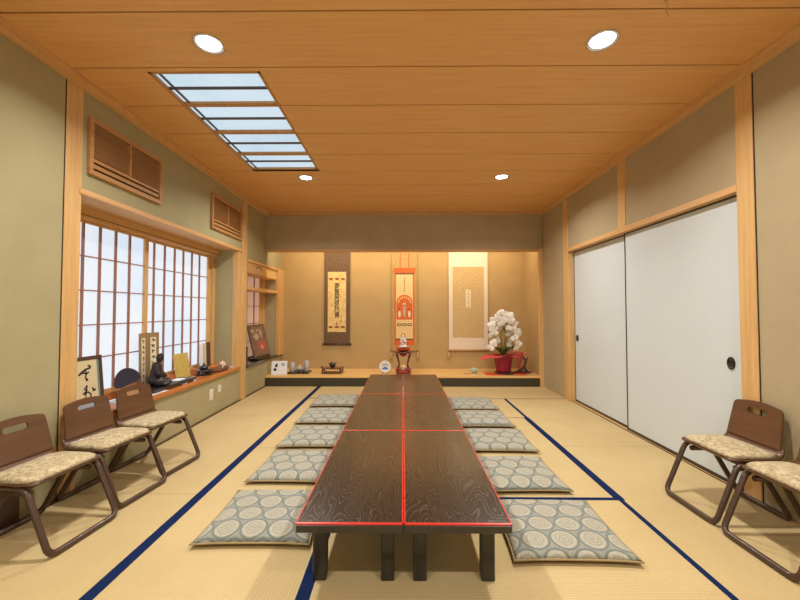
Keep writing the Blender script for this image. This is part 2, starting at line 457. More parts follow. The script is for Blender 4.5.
f.box(c1, c3 - .013, 4.224, 4.236, -.005, .0012, M['dark']); f.box(-1.305, 2.24, 5.123, 5.137, -.005, .0012, M['dark'])
f.build('floor', kind='structure')

# ceiling: cedar boards 0.45 m wide, with the opening for the luminous panel
SX0, SX1, SY0, SY1 = -1.70, -.955, 2.40, 4.10
c = MB(); y = 1.91 - .45 * 9
while y < YB:
    y1 = min(y + .45, YB + .02); g = .0055
    if y1 > SY0 and y < SY1 + .1:
        c.box(XL, SX0, y + g, y1 - g, ZC, ZC + .03, M['cedar']); c.box(SX1, XR, y + g, y1 - g, ZC, ZC + .03, M['cedar'])
        if y < SY0: c.box(SX0, SX1, y + g, SY0, ZC, ZC + .03, M['cedar'])
        if y1 > SY1: c.box(SX0, SX1, SY1, y1 - g, ZC, ZC + .03, M['cedar'])
    else: c.box(XL, XR, y + g, y1 - g, ZC, ZC + .03, M['cedar'])
    y += .45
c.box(-2.6, 2.6, YN - .1, 6.9, ZC + .1, ZC + .16, M['dark'])
for (a, b, p, q) in ((-2.6, SX0 - .02, YN - .1, 6.9), (SX1 + .02, 2.6, YN - .1, 6.9), (SX0 - .02, SX1 + .02, YN - .1, SY0 - .02), (SX0 - .02, SX1 + .02, SY1 + .02, 6.9)):
    c.box(a, b, p, q, ZC + .012, ZC + .1, M['dark'])
c.build('ceiling', kind='structure')

# left wall with two openings
W1 = (2.48, 4.97, .44, 2.02); W2 = (5.24, 6.46, .43, 1.93)
T = .12
l = MB()
def wl(y0, y1, z0, z1, m=None): l.box(XL - T, XL, y0, y1, z0, z1, m or M['wall'])
wl(YN, W1[0], 0, ZC); wl(W1[0], W1[1], 0, .41); wl(W1[0], W1[1], W1[3], ZC); wl(W1[1], W2[0], 0, ZC)
wl(W2[0], W2[1], 0, W2[2] - .03); wl(W2[0], W2[1], W2[3], ZC); wl(W2[1], YW + .1, 0, ZC)
# recess linings
XS = -2.53
l.box(XS - .1, XL - T, W1[0] - .1, W1[1] + .02, .30, .41, M['wall']); l.box(XS - .1, XL - .06, W1[1] - .04, W2[0] - .08, .3, 2.03, M['wall'])
l.box(XS - .1, XL - T, W1[0] - .1, W1[0], .3, 2.2, M['wall'])
l.box(-2.60, XL - T, W2[1], W2[1] + .1, .3, 2.2, M['wall_r']); l.box(-2.60, XL - T, W2[0] - .03, W2[1] + .1, .25, .40, M['wall'])
l.box(-2.60, XL - T, W2[0] - .03, W2[1] + .1, 1.99, 2.1, M['wall'])
l.build('wall_left', kind='structure')
# right wall
D0, D1, DT = 2.47, 5.0, 2.0
r = MB()
r.box(XR, XR + T, YN, D0, 0, ZC, M['wall_r']); r.box(XR, XR + T, D0, D1, DT + .05, ZC, M['wall_r']); r.box(XR, XR + T, D1, YB - .02, 0, ZC, M['wall_r'])
r.box(2.18, XR + T, YB + .04, YW + .1, 0, ZC, M['wall_t']); r.box(XR + T, XR + T + .05, D0 - .1, D1 + .1, -.1, ZC, M['dark'])
r.build('wall_right', kind='structure')
# wall above the lintel, tokonoma back, tokonoma soffit
b = MB()
b.box(XL, XR, YB, YB + .06, 2.19, ZC, M['wall_r'])
b.box(XL - T, XR + T, YW, YW + .1, 0, ZC, M['wall_t'])
b.box(XL, 2.18, YB + .06, YW, 2.47, 2.5, M['wall_t'])
b.build('wall_back', kind='structure')
# wall behind the camera; its opening holds an invented glowing window for fill light
b = MB(); b.box(XL - T, XR + T, YN - .1, YN, 0, .5, M['wall']); b.box(XL - T, XR + T, YN - .1, YN, 2.2, ZC, M['wall'])
b.box(XL - T, -1.5, YN - .1, YN, .5, 2.2, M['wall']); b.box(1.5, XR + T, YN - .1, YN, .5, 2.2, M['wall'])
b.build('wall_front', kind='structure')
w3 = MB(); w3.box(-1.5, 1.5, YN - .06, YN - .05, .5, 2.2, M['rear_fill'])  # made-up shoji window, a glowing sheet added as fill light
w3o = w3.build('rear_fill_window', kind='structure')
m3 = MB()
for k in range(13): m3.box(-1.5 + .25 * k - .01, -1.5 + .25 * k + .01, YN - .05, YN - .03, .5, 2.2, M['muntin'])
for k in range(7): m3.box(-1.5, 1.5, YN - .05, YN - .034, .5 + .283 * k - .008, .5 + .283 * k + .008, M['muntin'])
m3.build('fill_window_lattice', w3o)  # lattice of the invented fill window

# ---- window 1 (main shoji)
def shoji_panel(parent, name, x, y0, y1, z0, z1, munt, bars, pm, fw=.045, th=.03, mm=None):
    fr = MB(); mm = mm or M['muntin']; fm = M['rail']
    fr.box(x, x + th, y0, y0 + fw, z0, z1, M['post'], .002); fr.box(x, x + th, y1 - fw, y1, z0, z1, M['post'], .002)
    fr.box(x, x + th, y0 + fw, y1 - fw, z1 - .03, z1, fm); fr.box(x, x + th, y0 + fw, y1 - fw, z0, z0 + .035, fm)
    p = fr.build(name, parent)
    lt = MB()
    for y in munt: lt.box(x + .008, x + .024, y - .0075, y + .0075, z0 + .03, z1 - .03, mm)
    for z in bars: lt.box(x + .010, x + .022, y0 + fw, y1 - fw, z - .005, z + .005, mm)
    lt.build('lattice', p)
    pp = MB(); pp.box(x + .003, x + .007, y0 + .02, y1 - .02, z0 + .01, z1 - .01, pm); pp.build('shoji_paper', p)
    return p
wf = MB()
wf.box(XS - .05, XS + .06, W1[0], W1[1], 1.925, 2.02, M['rail']); wf.box(XS + .015, XS + .062, W1[0], W1[1], 1.948, 1.953, M['dark'])
wf.box(XS + .06, XL - .0, W1[0], W1[1], 2.012, 2.03, M['rail'])
wf.box(XS - .05, XS + .055, W1[0], W1[1], .44, .515, M['sill'])
wf.box(XS - .05, XS + .012, 4.86, 4.93, .5, 1.94, M['post'])
w1 = wf.build('window_1', kind='structure')
bars = (1.64, 1.37, 1.095, .825)
shoji_panel(w1, 'shoji_panel', XS - .005, 2.45, 3.61, .515, 1.93, [2.70, 2.876, 3.04, 3.208, 3.373], bars, M['shoji'], .048)
shoji_panel(w1, 'shoji_panel', XS - .04, 3.56, 4.86, .515, 1.93, [3.79 - .03, 3.928, 4.10, 4.264, 4.437, 4.604], bars, M['shoji'], .07)
# deep wooden sill
sm = MB(); sm.box(XS + .05, XL + .022, 2.49, 4.99, .415, .46, M['sill'], .006, seg=2); sm.build('trim_1', kind='structure')
# nageshi strip over the opening
t_ = MB(); t_.box(XL - .03, XL + .018, W1[0], 5.03, 2.005, 2.045, M['rail'], .003); t_.build('trim_2', kind='structure')
# posts
def post(n, x0, x1, y0, y1, z0=0, z1=ZC, m=None):
    p = MB(); p.box(x0, x1, y0, y1, z0, z1, m or M['post'], .004); return p.build('trim_%d' % n, kind='structure')
post(3, XL - .05, XL + .008, 2.375, 2.50); post(4, XL - .30, XL + .02, 5.03, 5.17, 0, 2.735)
post(5, XR - .012, XR + .1, 2.345, 2.465); post(6, XR - .012, XR + .1, 4.996, 5.135); post(7, XR - .008, XR + .05, 3.70, 3.83, 2.045, ZC)
post(8, 2.165, 2.235, YB - .02, YB + .05, 0, 2.2)
pm_ = MB(); pm_.box(-2.225, -2.165, 6.452, YW, .43, 1.93, M['post'], .003); pm_.build('trim_9', kind='structure')
w_ = MB(); w_.box(XL - .07, XL + .002, 4.925, 5.04, .46, 2.01, M['post']); w_.build('trim_10', kind='structure')
q = MB(); q.box(XL, XL + .004, 2.370, 2.375, 0, 2.73, M['dark']); q.build('trim_22', kind='structure')  # dark strip stands in for the shadow line beside the left post
q = MB(); q.box(XR - .004, XR, 2.340, 2.345, 0, 2.73, M['dark']); q.build('trim_23', kind='structure')  # same painted shadow line, along the right post
# cornices
for n, (a, b2) in ((11, (XL, XL + .045)), (12, (XR - .045, XR))):
    q = MB(); q.box(a, b2, YN, YB, 2.725, ZC, M['rail'], .002)
    e0, e1 = (b2, b2 + .014) if n == 11 else (a - .014, a)
    q.box(e0, e1, YN, YB, 2.765, ZC, M['rail']); q.build('trim_%d' % n, kind='structure')
q = MB(); q.box(XL, XR, YB - .04, YB, 2.74, ZC, M['railx'], .002); q.build('trim_13', kind='structure')
q = MB(); q.box(XL, XR - .01, YB - .015, YB + .08, 2.155, 2.192, M['railx'], .003); q.build('trim_14', kind='structure')
# lintel and threshold of the sliding doors
q = MB(); q.box(XR - .015, XR + T, 2.46, 5.02, DT, DT + .05, M['rail'], .002); q.build('trim_15', kind='structure')
q = MB(); q.box(2.247, 2.257, 2.4, 5.0, -.01, .001, M['dark']); q.box(2.257, XR + T, 2.4, 5.0, -.01, .004, M['rail']); q.build('trim_16', kind='structure')
q = MB(); q.box(XL, XL + .018, YN, YB, -.005, .012, M['frame_dk']); q.build('baseboard_left', kind='structure')
q = MB(); q.box(XR - .012, XR, YN, 2.35, -.005, .01, M['rail']); q.box(XR - .008, XR, 5.14, YB, -.005, .006, M['rail']); q.build('baseboard_right', kind='structure')
# fusuma doors
def fusuma(n, x, y0, y1, hy, hr):
    p = MB(); p.box(x + .004, x + .022, y0 + .006, y1 - .006, .012, DT - .003, M['fusuma'])
    fr = [(y0, y0 + .013, .004, DT), (y1 - .013, y1, .004, DT), (y0, y1, .004, .03), (y0, y1, DT - .014, DT)]
    for a in fr: p.box(x, x + .026, a[0], a[1], a[2], a[3], M['lacq'])
    o = p.build('door_%d' % n, kind='structure')
    h_ = MB(); mt = Matrix.Translation((x + .003, hy, .845)) @ Matrix.Diagonal((1, .82, 1.15, 1)) @ Matrix.Rotation(-PI / 2, 4, 'Y')
    h_.lathe([(hr, -.002), (hr, .006), (hr * .85, .007), (hr * .72, .001), (0, .001)], M['lacq'], n=28, mtx=mt); h_.build('door_handle', o)
fusuma(1, 2.264, D0, 3.81, 2.60, .038); fusuma(2, 2.292, 3.785, D1, 4.925, .038)

# ---- tokonoma platform
q = MB(); q.box(XL + .005, 2.18, YB + .03, YW, .03, .135, M['dark']); q.box(XL + .005, 2.21, YB, YB + .06, 0, .135, M['lacq_green'], .004)
q.box(XL + .005, 2.21, YB, YW, .135, .166, M['plat'], .004)
q.build('trim_17', kind='structure')
# ---- alcove (window 2): lacquered sill, shoji, shelves
q = MB(); q.box(-2.44, XL + .02, 5.20, YW - .02, .402, .44, M['lacq'], .003); q.box(XL - .02, XL + .012, 5.175, 5.245, .405, .70, M['lacq'], .002); q.build('trim_18', kind='structure')
wf = MB(); wf.box(-2.50, -2.42, 6.36, 6.46, .44, 1.99, M['post']); wf.box(-2.5, -2.42, 5.2, 6.36, 1.93, 1.99, M['rail'])
w2 = wf.build('window_2', kind='structure')
shoji_panel(w2, 'shoji_panel', -2.475, 5.2, 6.37, .44, 1.94, [5.5, 5.8, 6.08], (.72, 1.0, 1.28, 1.55, 1.8), M['shoji2'], .06, .03)
q = MB()
q.box(-2.42, XL + .03, 5.18, 6.74, 1.90, 1.935, M['rail'], .003)
q.box(-2.40, XL - .01, 5.19, 6.62, 1.735, 1.75, M['rail'], .002)
cab = q.build('trim_19', kind='structure')
for i, (a, b2, hy) in enumerate(((5.2, 5.93, 5.62), (5.90, 6.62, 6.45))):
    d = MB(); xx = XL - .012 + (.014 if i == 0 else 0); d.box(xx, xx + .012, a, b2, 1.75, 1.90, M['railx' if i == 0 else 'plat'], .001); dd = d.build('sliding_door', cab)
    d = MB()
    if i == 0:
        d.tube([(xx + .013, hy + .11 * math.cos(PI * k / 8), 1.835 + .03 * math.sin(PI * k / 8)) for k in range(9)], .005, M['frame_dk'], 6)
    else: d.box(xx + .012, xx + .016, hy - .04, hy + .04, 1.815, 1.83, M['frame_dk'])
    d.build('handle', dd)
q = MB(); q.box(-2.42, XL + .02, 5.18, 6.76, 1.503, 1.55, M['rail'], .003); q.build('trim_20', kind='structure')
q = MB(); q.box(-2.60, -2.22, W2[0] - .06, W2[0], .43, 1.93, M['post']); q.build('trim_21', kind='structure')

# ================================================================== CEILING THINGS
lp = thing('ceiling_light_panel', 'long ceiling light panel with pale blue washi paper set in dark wooden bars', 'ceiling light', ((SX0 + SX1) / 2, (SY0 + SY1) / 2, ZC))
cx, cy = (SX0 + SX1) / 2, (SY0 + SY1) / 2
hx = (SX1 - SX0) / 2; hy = (SY1 - SY0) / 2
q = MB()
for a in ((-hx, -hx + .018, -hy, hy), (hx - .018, hx, -hy, hy), (-hx, hx, -hy, -hy + .018), (-hx, hx, hy - .018, hy)): q.box(*a, -.004, .03, M['vent'])
fr = q.build('panel_frame', lp)
q = MB()
for yy in (2.80, 3.245, 3.70): q.box(-hx + .018, hx - .018, yy - cy - .024, yy - cy + .024, -.003, .018, M['vent'], .002)
q.build('cross_bar', lp)
q = MB()
for yy in (2.60, 3.02, 3.475, 3.90): q.box(-hx + .018, hx - .018, yy - cy - .008, yy - cy + .008, .004, .018, M['frame_dk'])
q.box(-hx + .052, -hx + .062, -hy + .018, hy - .018, .003, .018, M['frame_dk'])
q.build('thin_bar', lp)
q = MB(); q.box(-hx + .01, hx - .01, -hy + .01, hy - .01, .018, .023, M['sky']); q.build('washi_panel', lp)

def downlight():
    t = thing('ceiling_downlight', 'x', 'ceiling light', (0, 0, 0), 0, 'round recessed ceiling downlights')
    q = MB(); q.lathe([(.088, .0), (.088, -.006), (.078, -.008), (.066, -.001), (.066, .03), (.0885, .03)], M['chrome'], n=32); q.build('trim_ring', t)
    q = MB(); q.lathe([(0, -.002), (.035, -.003), (.052, -.0035), (.065, -.002), (.065, .02), (0, .02)], M['lampglow'], n=32); q.build('lens', t)
    q = MB(); q.tube([(.045 * math.cos(a), .045 * math.sin(a), -.004) for a in [PI * (.1 + .8 * k / 10) for k in range(11)]], .003, M['grey_cer'], 6); q.build('reflector_edge', t)
    return t
dl = downlight()
spots = [(-1.158, 2.145, 'round recessed downlight in the near left of the cedar ceiling'), (1.158, 2.135, 'round recessed downlight in the near right of the cedar ceiling'),
         (-1.165, 4.365, 'small-looking downlight just beyond the pale blue ceiling panel'), (1.16, 4.355, 'small-looking downlight in the far right of the cedar ceiling')]
for i, (x, y, lb) in enumerate(spots):
    o = dl if i == 0 else dup(dl)
    o.location = (x, y, ZC); o['label'] = lb
for x, y in [(a[0], a[1]) for a in spots] + [(-1.16, -.1), (1.16, -.1)]:
    area('downlight_lamp', (x, y, ZC - .012), .12, .12, DOWN_W, DOWN_C, (0, 0, 0), math.radians(150), 'DISK')
q = MB(); q.lathe([(.008, 0), (.008, -.004), (0, -.004)], M['straw'], n=10); q.tube([(0, 0, -.003), (.004, 0, -.03), (-.002, .004, -.055), (.008, .0, -.07), (.004, 0, -.085)], .003, M['straw'], 6)
tag(q.build('ceiling_hook', loc=(1.335, 1.86, ZC)), 'tiny pale twine hook hanging from a dark joint of the ceiling boards', 'hook')

# ---- air vents on the left wall
def vent(y0, y1, z0, z1, label, bars_dark):
    t = thing('air_vent', label, 'vent', (XL, (y0 + y1) / 2, (z0 + z1) / 2), 0, 'wooden air vents above the shoji window')
    W, H = (y1 - y0) / 2, (z1 - z0) / 2; q = MB(); fw = .035
    q.box(0, .028, -W, W, H - fw, H, M['vent'], .003); q.box(0, .028, -W, W, -H, -H + fw, M['vent'], .003)
    q.box(0, .028, -W, -W + fw * .9, -H + fw, H - fw, M['vent'], .003); q.box(0, .028, W - fw * .9, W, -H + fw, H - fw, M['vent'], .003)
    q.build('vent_frame', t)
    q = MB(); q.box(.001, .004, -W + fw * .9, W - fw * .9, -H + fw, H - fw, M['dark']); q.build('backing', t)
    q = MB(); zz = -H + .125; top = H - fw - .006; n = 15
    for k in range(n):
        z = zz + (top - zz) * (k + .5) / n
        q.box(.006, .020, -W + .034, W - .034, z - .003, z + .003, M['vent'])
    q.build('louver_slats', t)
    q = MB(); q.box(.004, .024, -.009, .009, zz - .01, top + .006, M['vent']); q.box(.004, .022, -W + .03, W - .03, zz - .028, zz - .006, M['vent']); q.build('divider', t)
    q = MB(); q.box(.006, .018, -W + .04, W - .04, -H + fw + .018, zz - .042, M['vent'], .002); q.build('flap', t)
vent(2.54, 3.315, 2.165, 2.572, 'wide wooden louvered air vent high on the wall nearest the front post', 0)
vent(4.20, 4.995, 2.155, 2.562, 'wooden louvered air vent high on the left wall beside the far post', 0)

# outlets
def outlet(y, z, w_, h_, label, slots):
    t = thing('wall_outlet', label, 'outlet', (XL, y, z)); q = MB(); q.box(0, .009, -w_ / 2, w_ / 2, -h_ / 2, h_ / 2, M['white'], .003); q.build('cover_plate', t)
    q = MB()
    for s_ in slots: q.box(.009, .011, -w_ * .25, w_ * .25, s_ - .016, s_ + .016, M['cup_w'], .001)
    q.build('socket', t)
outlet(4.27, .245, .075, .125, 'white double wall outlet under the window sill, the taller one', (-.026, .026))
outlet(4.46, .275, .07, .085, 'small white wall plate under the sill, right of the taller outlet', (0,))

# ================================================================== TABLES
def table():
    t = thing('low_table', 'x', 'low table', (0, 0, 0), 0, 'low lacquered tables joined into one long table')
    W, L, H = .45, 1.19, .33; g = .0008
    q = MB(); q.box(-W / 2 + .007, W / 2 - .007, -L / 2 + .007, L / 2 - .007, H - .02, H, M['tabletop']); q.build('tabletop', t)
    q = MB(); x, y = W / 2 - g, L / 2 - g
    for a in ((-x, -x + .008, -y, y), (x - .008, x, -y, y), (-x, x, -y, -y + .008), (-x, x, y - .008, y)): q.box(*a, H - .010, H + .0006, M['tred'], .0025)
    q.build('red_edge', t)
    q = MB(); q.box(-x + .001, x - .001, -y + .001, y - .001, H - .043, H - .010, M['tdark'], .003)
    q.build('apron', t)
    for sx in (-1, 1):
        for sy in (-1, 1):
            q = MB(); px = sx * (W / 2 - .042 - .030); py = sy * (L / 2 - .16)
            q.box(px - .030, px + .030, py - .028, py + .028, 0, H - .043, M['tdark'], .004)
            # small curved bracket on both sides
            for d in (-1, 1):
                q.plate([(0, 0), (d * .022, 0), (d * .012, -.004), (d * .004, -.012), (0, -.022)], [], .05, M['tdark'], lambda u, v, w2, px=px, py=py, d=d: Vector((px + d * .0295 + u, py + w2, H - .044 + v)))
            q.build('leg', t)
    return t
T0, TL = 1.559, 1.191; tb = table(); tx = -.006
row = ('nearest the viewer', 'middle one', 'farthest, by the platform')
for k in range(3):
    for s_, sn in ((-1, 'left'), (1, 'right')):
        o = tb if (k, s_) == (0, -1) else dup(tb)
        o.location = (tx + s_ * .2255, T0 + TL * (k + .5), 0); o['label'] = 'dark wood grain low table with red edges, %s row, %s' % (sn, row[k])

# ================================================================== FLOOR CUSHIONS
def cushion_obj():
    A, B, Tk = .302, .282, .066
    q = MB(); n = 26
    def prof(u, v):
        x = 2 * u - 1; y = 2 * v - 1
        pin = .045
        ex = A * (1 - pin * (1 - abs(y) ** 3)); ey = B * (1 - pin * (1 - abs(x) ** 3))
        return x * ex, y * ey, (max(0, 1 - abs(x) ** 3.2) * max(0, 1 - abs(y) ** 3.2)) ** .42
    def top(u, v):
        x, y, k = prof(u, v); dim = .008 * math.exp(-((x) ** 2 + (y) ** 2) / .004)
        return Vector((x, y, .024 + k * (Tk - .024) - dim))
    def bot(u, v):
        x, y, k = prof(u, v); return Vector((x, y, .024 - k * .0235))
    q.grid(n, n, top, M['cushion']); q.grid(n, n, bot, M['cushion_edge'])
    bmesh.ops.remove_doubles(q.bm, verts=q.bm.verts[:], dist=.0004)
    o = q.build('floor_cushion')
    per = []
    for i in range(n): per.append(top(i / n, 0))
    for i in range(n): per.append(top(1, i / n))
    for i in range(n): per.append(top(1 - i / n, 1))
    for i in range(n): per.append(top(0, 1 - i / n))
    q = MB(); q.tube(per, .0045, M['cushion_edge'], 8, closed=True); q.build('piping', o)
    return tag(o, 'x', 'cushion', 'patterned floor cushions along the table')
cu = cushion_obj()
order = ('nearest the viewer', 'second from the viewer', 'third from the viewer', 'fourth from the viewer', 'farthest from the viewer')
cl = [(-.79, 2.21, .01), (-.80, 2.895, -.02), (-.82, 3.56, .01), (-.86, 4.245, 0), (-.88, 4.94, .02)]
cr = [(.825, 2.095, -.015), (.80, 2.775, .02), (.845, 3.475, -.02), (.845, 4.14, 0), (.85, 4.80, .01)]
for side, lst in (('left', cl), ('right', cr)):
    for i, (x, y, rz) in enumerate(lst):
        o = cu if (side == 'left' and i == 0) else dup(cu)
        o.location = (x, y - .022, .0015); o.rotation_euler = (0, 0, rz + (PI if i % 2 else 0))
        o['label'] = 'grey-green circle-patterned cushion %s of the table, %s' % (side, order[i])

# ================================================================== CHAIRS
def chair():
    t = thing('low_chair', 'x', 'chair', (0, 0, 0), 0, 'low stacking chairs of dark bent plywood')
    # plywood shell: seat board bending up into the back
    hw = .205; prof = [(.135, .318), (.125, .325), (.0, .330), (-.10, .328), (-.135, .330), (-.155, .338), (-.168, .353), (-.176, .375)]
    q = MB()
    def sh(u, v):
        k = u * (len(prof) - 1); i = min(int(k), len(prof) - 2); fr_ = k - i
        x = prof[i][0] * (1 - fr_) + prof[i + 1][0] * fr_; z = prof[i][1] * (1 - fr_) + prof[i + 1][1] * fr_
        wd = hw - .03 * max(0, (x - .08) / .055) ** 2 - .025 * max(0, (-.10 - x) / .076)
        return Vector((x, (2 * v - 1) * wd, z + .024))
    q.grid(14, 10, sh, M['ply']); q.build('seat_shell', t, solid=.011)
    # backrest with slot handle
    bw, bt, hh = .170, .155, .225
    out = []
    for k in range(7): a = PI / 2 * k / 6; out.append((bt - .03 + .03 * math.cos(a), hh - .042 + .03 * math.sin(a)))
    for k in range(1, 8): a = k / 8; out.append(((bt - .03) * (1 - 2 * a), hh - .012 + .014 * math.sin(PI * a)))
    for k in range(7): a = PI / 2 + PI / 2 * k / 6; out.append((-bt + .03 + .03 * math.cos(a), hh - .042 + .03 * math.sin(a)))
    out += [(-bw, 0), (bw, 0)]
    slot = rrect(.128, .034, .0165, 5, 0, hh - .058)
    lean = .19
    def bf(u, v, w2):
        return Vector((-.176 - v * math.sin(lean) + w2 * math.cos(lean) + .012 * (u / bw) ** 2, u, .396 + v * math.cos(lean) + w2 * math.sin(lean)))
    q = MB(); q.plate(out, [slot], .011, M['ply'], bf); q.build('backrest', t)
    # upholstered pad
    q = MB()
    def pad(u, v, top):
        x = -.150 + u * .287; s_ = 2 * v - 1
        wd = (hw - .006) - .055 * max(0, (x - .075) / .062) ** 2.2 - .03 * max(0, (-.09 - x) / .07)
        k = (max(0, 1 - abs(s_) ** 4) * max(0, 1 - abs(2 * u - 1) ** 5)) ** .5
        return Vector((x, s_ * wd, (.361 - .006 * max(0, u - .8) * 5 + (k * .024 if top else -.0))))
    q.grid(18, 16, lambda u, v: pad(u, v, True), M['seatfab']); q.grid(18, 16, lambda u, v: pad(u, v, False), M['seatfab'])
    bmesh.ops.remove_doubles(q.bm, verts=q.bm.verts[:], dist=.0003); q.build('seat_pad', t)
    # bent wood loops
    y = .188; zt = .327
    pts = round_path([(-.15, -y, zt), (.10, -y, zt), (.238, -y - .004, .0165), (.238, y + .004, .0165), (.10, y, zt), (-.15, y, zt)], .045, 6)
    q = MB(); q.tube(pts, .0155, M['leg'], 8, sx=1.0); q.build('front_leg_loop', t)
    y = .158; zt = .296
    pts = round_path([(.09, -y, zt), (-.05, -y, zt), (-.222, -y - .004, .0165), (-.222, y + .004, .0165), (-.05, y, zt), (.09, y, zt)], .045, 6)
    q = MB(); q.tube(pts, .0155, M['leg'], 8); q.build('rear_leg_loop', t)
    q = MB(); q.box(.03, .07, -.19, .19, .308, .342, M['leg'], .004); q.box(-.12, -.08, -.19, .19, .308, .346, M['leg'], .004); q.build('cross_rail', t)
    return t
ch = chair()
cs = [(-1.945, 2.03, math.radians(-5), 'dark plywood low chair nearest the viewer on the left, cut by the picture edge'),
      (-1.945, 2.485, math.radians(-7), 'dark plywood low chair in front of the left post, middle of the left three'),
      (-1.945, 2.915, math.radians(-8), 'dark plywood low chair under the window sill beside the black fan'),
      (1.975, 2.32, PI + math.radians(1), 'dark plywood low chair in front of the right post, back fully visible'),
      (1.968, 1.875, PI + math.radians(1), 'dark plywood low chair nearest the viewer on the right, cut by the picture edge')]
for i, (x, y, rz, lb) in enumerate(cs):
    o = ch if i == 0 else dup(ch)
    o.location = (x, y, 0); o.rotation_euler = (0, 0, rz); o['label'] = lb
    if x > 0: o.scale = (1, 1, 1.045)
# wooden board behind the near left chair
q = MB(); q.box(0, .009, -.25, .28, 0, .24, M['frame_dk'], .002)
tag(q.build('wooden_board', loc=(XL + .0005, 1.86, .013)), 'low brown wooden board standing against the wall behind the near left chair', 'board')

# ================================================================== ITEMS ON THE WINDOW SILL
SZ = .46
def leaning(name, label, cat, x, y, z, w_, h_, lean, rz=0, group=None):
    """frame: local X = right, local Z = up, local -Y = front; lean tips the top backwards"""
    o = thing(name, label, cat, (x, y, z), 0, group); o.rotation_euler = (-lean, 0, rz); return o
# rz=PI/2 turns the front (-Y) towards +X
def inframe(px, pz): return lambda u, v, w2: Vector((px + u, -w2, pz + v))
# framed calligraphy, two characters
FW, FH = .30, .40
t = leaning('calligraphy_frame', 'square dark frame with two large ink characters standing by the front post', 'picture', -2.40, 2.80, SZ, FW, FH, .10, PI / 2 - .10)
q = MB(); fw = .026
q.box(-FW / 2, FW / 2, -.012, .01, FH - fw, FH, M['frame_dk'], .002); q.box(-FW / 2, FW / 2, -.012, .01, 0, fw * .5, M['frame_dk'], .002)
q.box(-FW / 2, -FW / 2 + fw * .7, -.012, .01, 0, FH, M['frame_dk'], .002); q.box(FW / 2 - fw * .9, FW / 2, -.012, .01, 0, FH, M['frame_dk'], .002); q.build('frame', t)
q = MB(); q.box(-FW / 2 + .01, FW / 2 - .01, -.004, .006, .01, FH - .01, M['teal']); q.box(-FW / 2 + .01, FW / 2 - .02, -.0045, .006, .01, .05, M['bluegrey']); q.build('brocade_mount', t)
q = MB(); q.box(-FW / 2 + .03, FW / 2 - .045, -.006, .004, .052, FH - .030, M['gold_paper']); pp = q.build('paper', t)
q = MB()
def C(pts, w0=.010): return [((x - 155) / 260 * .235 + .012, (540 - z) / 500 * .37 + .02, w0 * k) for x, z, k in pts]
L_ = [C([(90, 210, 1.5), (120, 185, 1.8), (150, 160, 1.3), (200, 145, 1.6)]), C([(175, 115, 1.0), (205, 140, 1.4)]), C([(120, 190, .9), (165, 200, 1.2), (185, 190, 1)]),
      C([(150, 160, .8), (160, 195, 1.2), (150, 240, 1.0), (165, 275, 2.2)]), C([(160, 320, .7), (130, 355, .8), (160, 370, .9), (120, 405, 1.1)]),
      C([(120, 405, 1.2), (165, 390, 1), (190, 420, 1), (180, 465, 1.1), (150, 490, .6)]), C([(110, 470, .9), (145, 440, 1.4), (125, 470, .8)]), C([(205, 350, .9), (215, 385, 1.6), (235, 378, 1.2)]),
      C([(160, 320, 1), (150, 370, 1), (140, 430, .9)])]
strokes(q, L_, inframe(0, 0), M['ink'], .0075); q.build('ink_characters', pp)

# black round fan on a wooden foot
t = thing('paddle_fan', 'black round paddle fan on a wooden foot, behind a chair back', 'fan', (-2.37, 3.235, SZ))
t.scale = (.93, .93, .93)
t.rotation_euler = (0, 0, -.35)
q = MB(); out = [(.108 * math.cos(2 * PI * k / 32) * 1.12, .158 + .078 * math.sin(2 * PI * k / 32) - .02 * math.cos(4 * PI * k / 32)) for k in range(32)]
q.plate(out, [], .004, M['fanblack'], lambda u, v, w2: Vector((w2 - (v - .1) * .15, u, v + .02))); q.build('fan_blade', t, rot=(.25, 0, 0))
q = MB(); q.tube(out and [(.004 - (b - .1) * .15, a, b + .02) for a, b in out], .0028, M['rose'], 6, closed=True); q.build('rim', t, rot=(.25, 0, 0))
q = MB(); q.plate([(-.05, 0), (.05, 0), (.055, .03), (.035, .06), (.012, .078), (-.012, .078), (-.035, .06), (-.055, .03)], [], .03, M['tan_wood'], lambda u, v, w2: Vector((w2 + .012, u, v))); q.build('wooden_foot', t)
# papers
q = MB()
for k in range(5): q.box(-.09, .09, -.11, .11, .0005 + .004 * k, .004 + .004 * k, M['white_paper'], mtx=Matrix.Rotation(.03 * math.sin(k * 2.1), 4, 'Z'))
q.box(-.07, .07, -.10, -.02, .0205, .0212, M['bluegrey'])
tag(q.build('booklet_stack', loc=(-2.30, 3.06, SZ), rot=(0, 0, .05)), 'stack of white booklets on the sill, below the ink frame', 'booklets')
q = MB(); q.box(-.045, .045, -.13, .13, 0, .003, M['white_paper']); q.box(-.03, .02, -.10, -.03, .003, .0036, M['blue'])
tag(q.build('leaflet', loc=(-2.262, 3.36, SZ + .0005), rot=(0, 0, -.05)), 'white leaflet with a blue mark at the sill edge before the statue tray', 'leaflet')
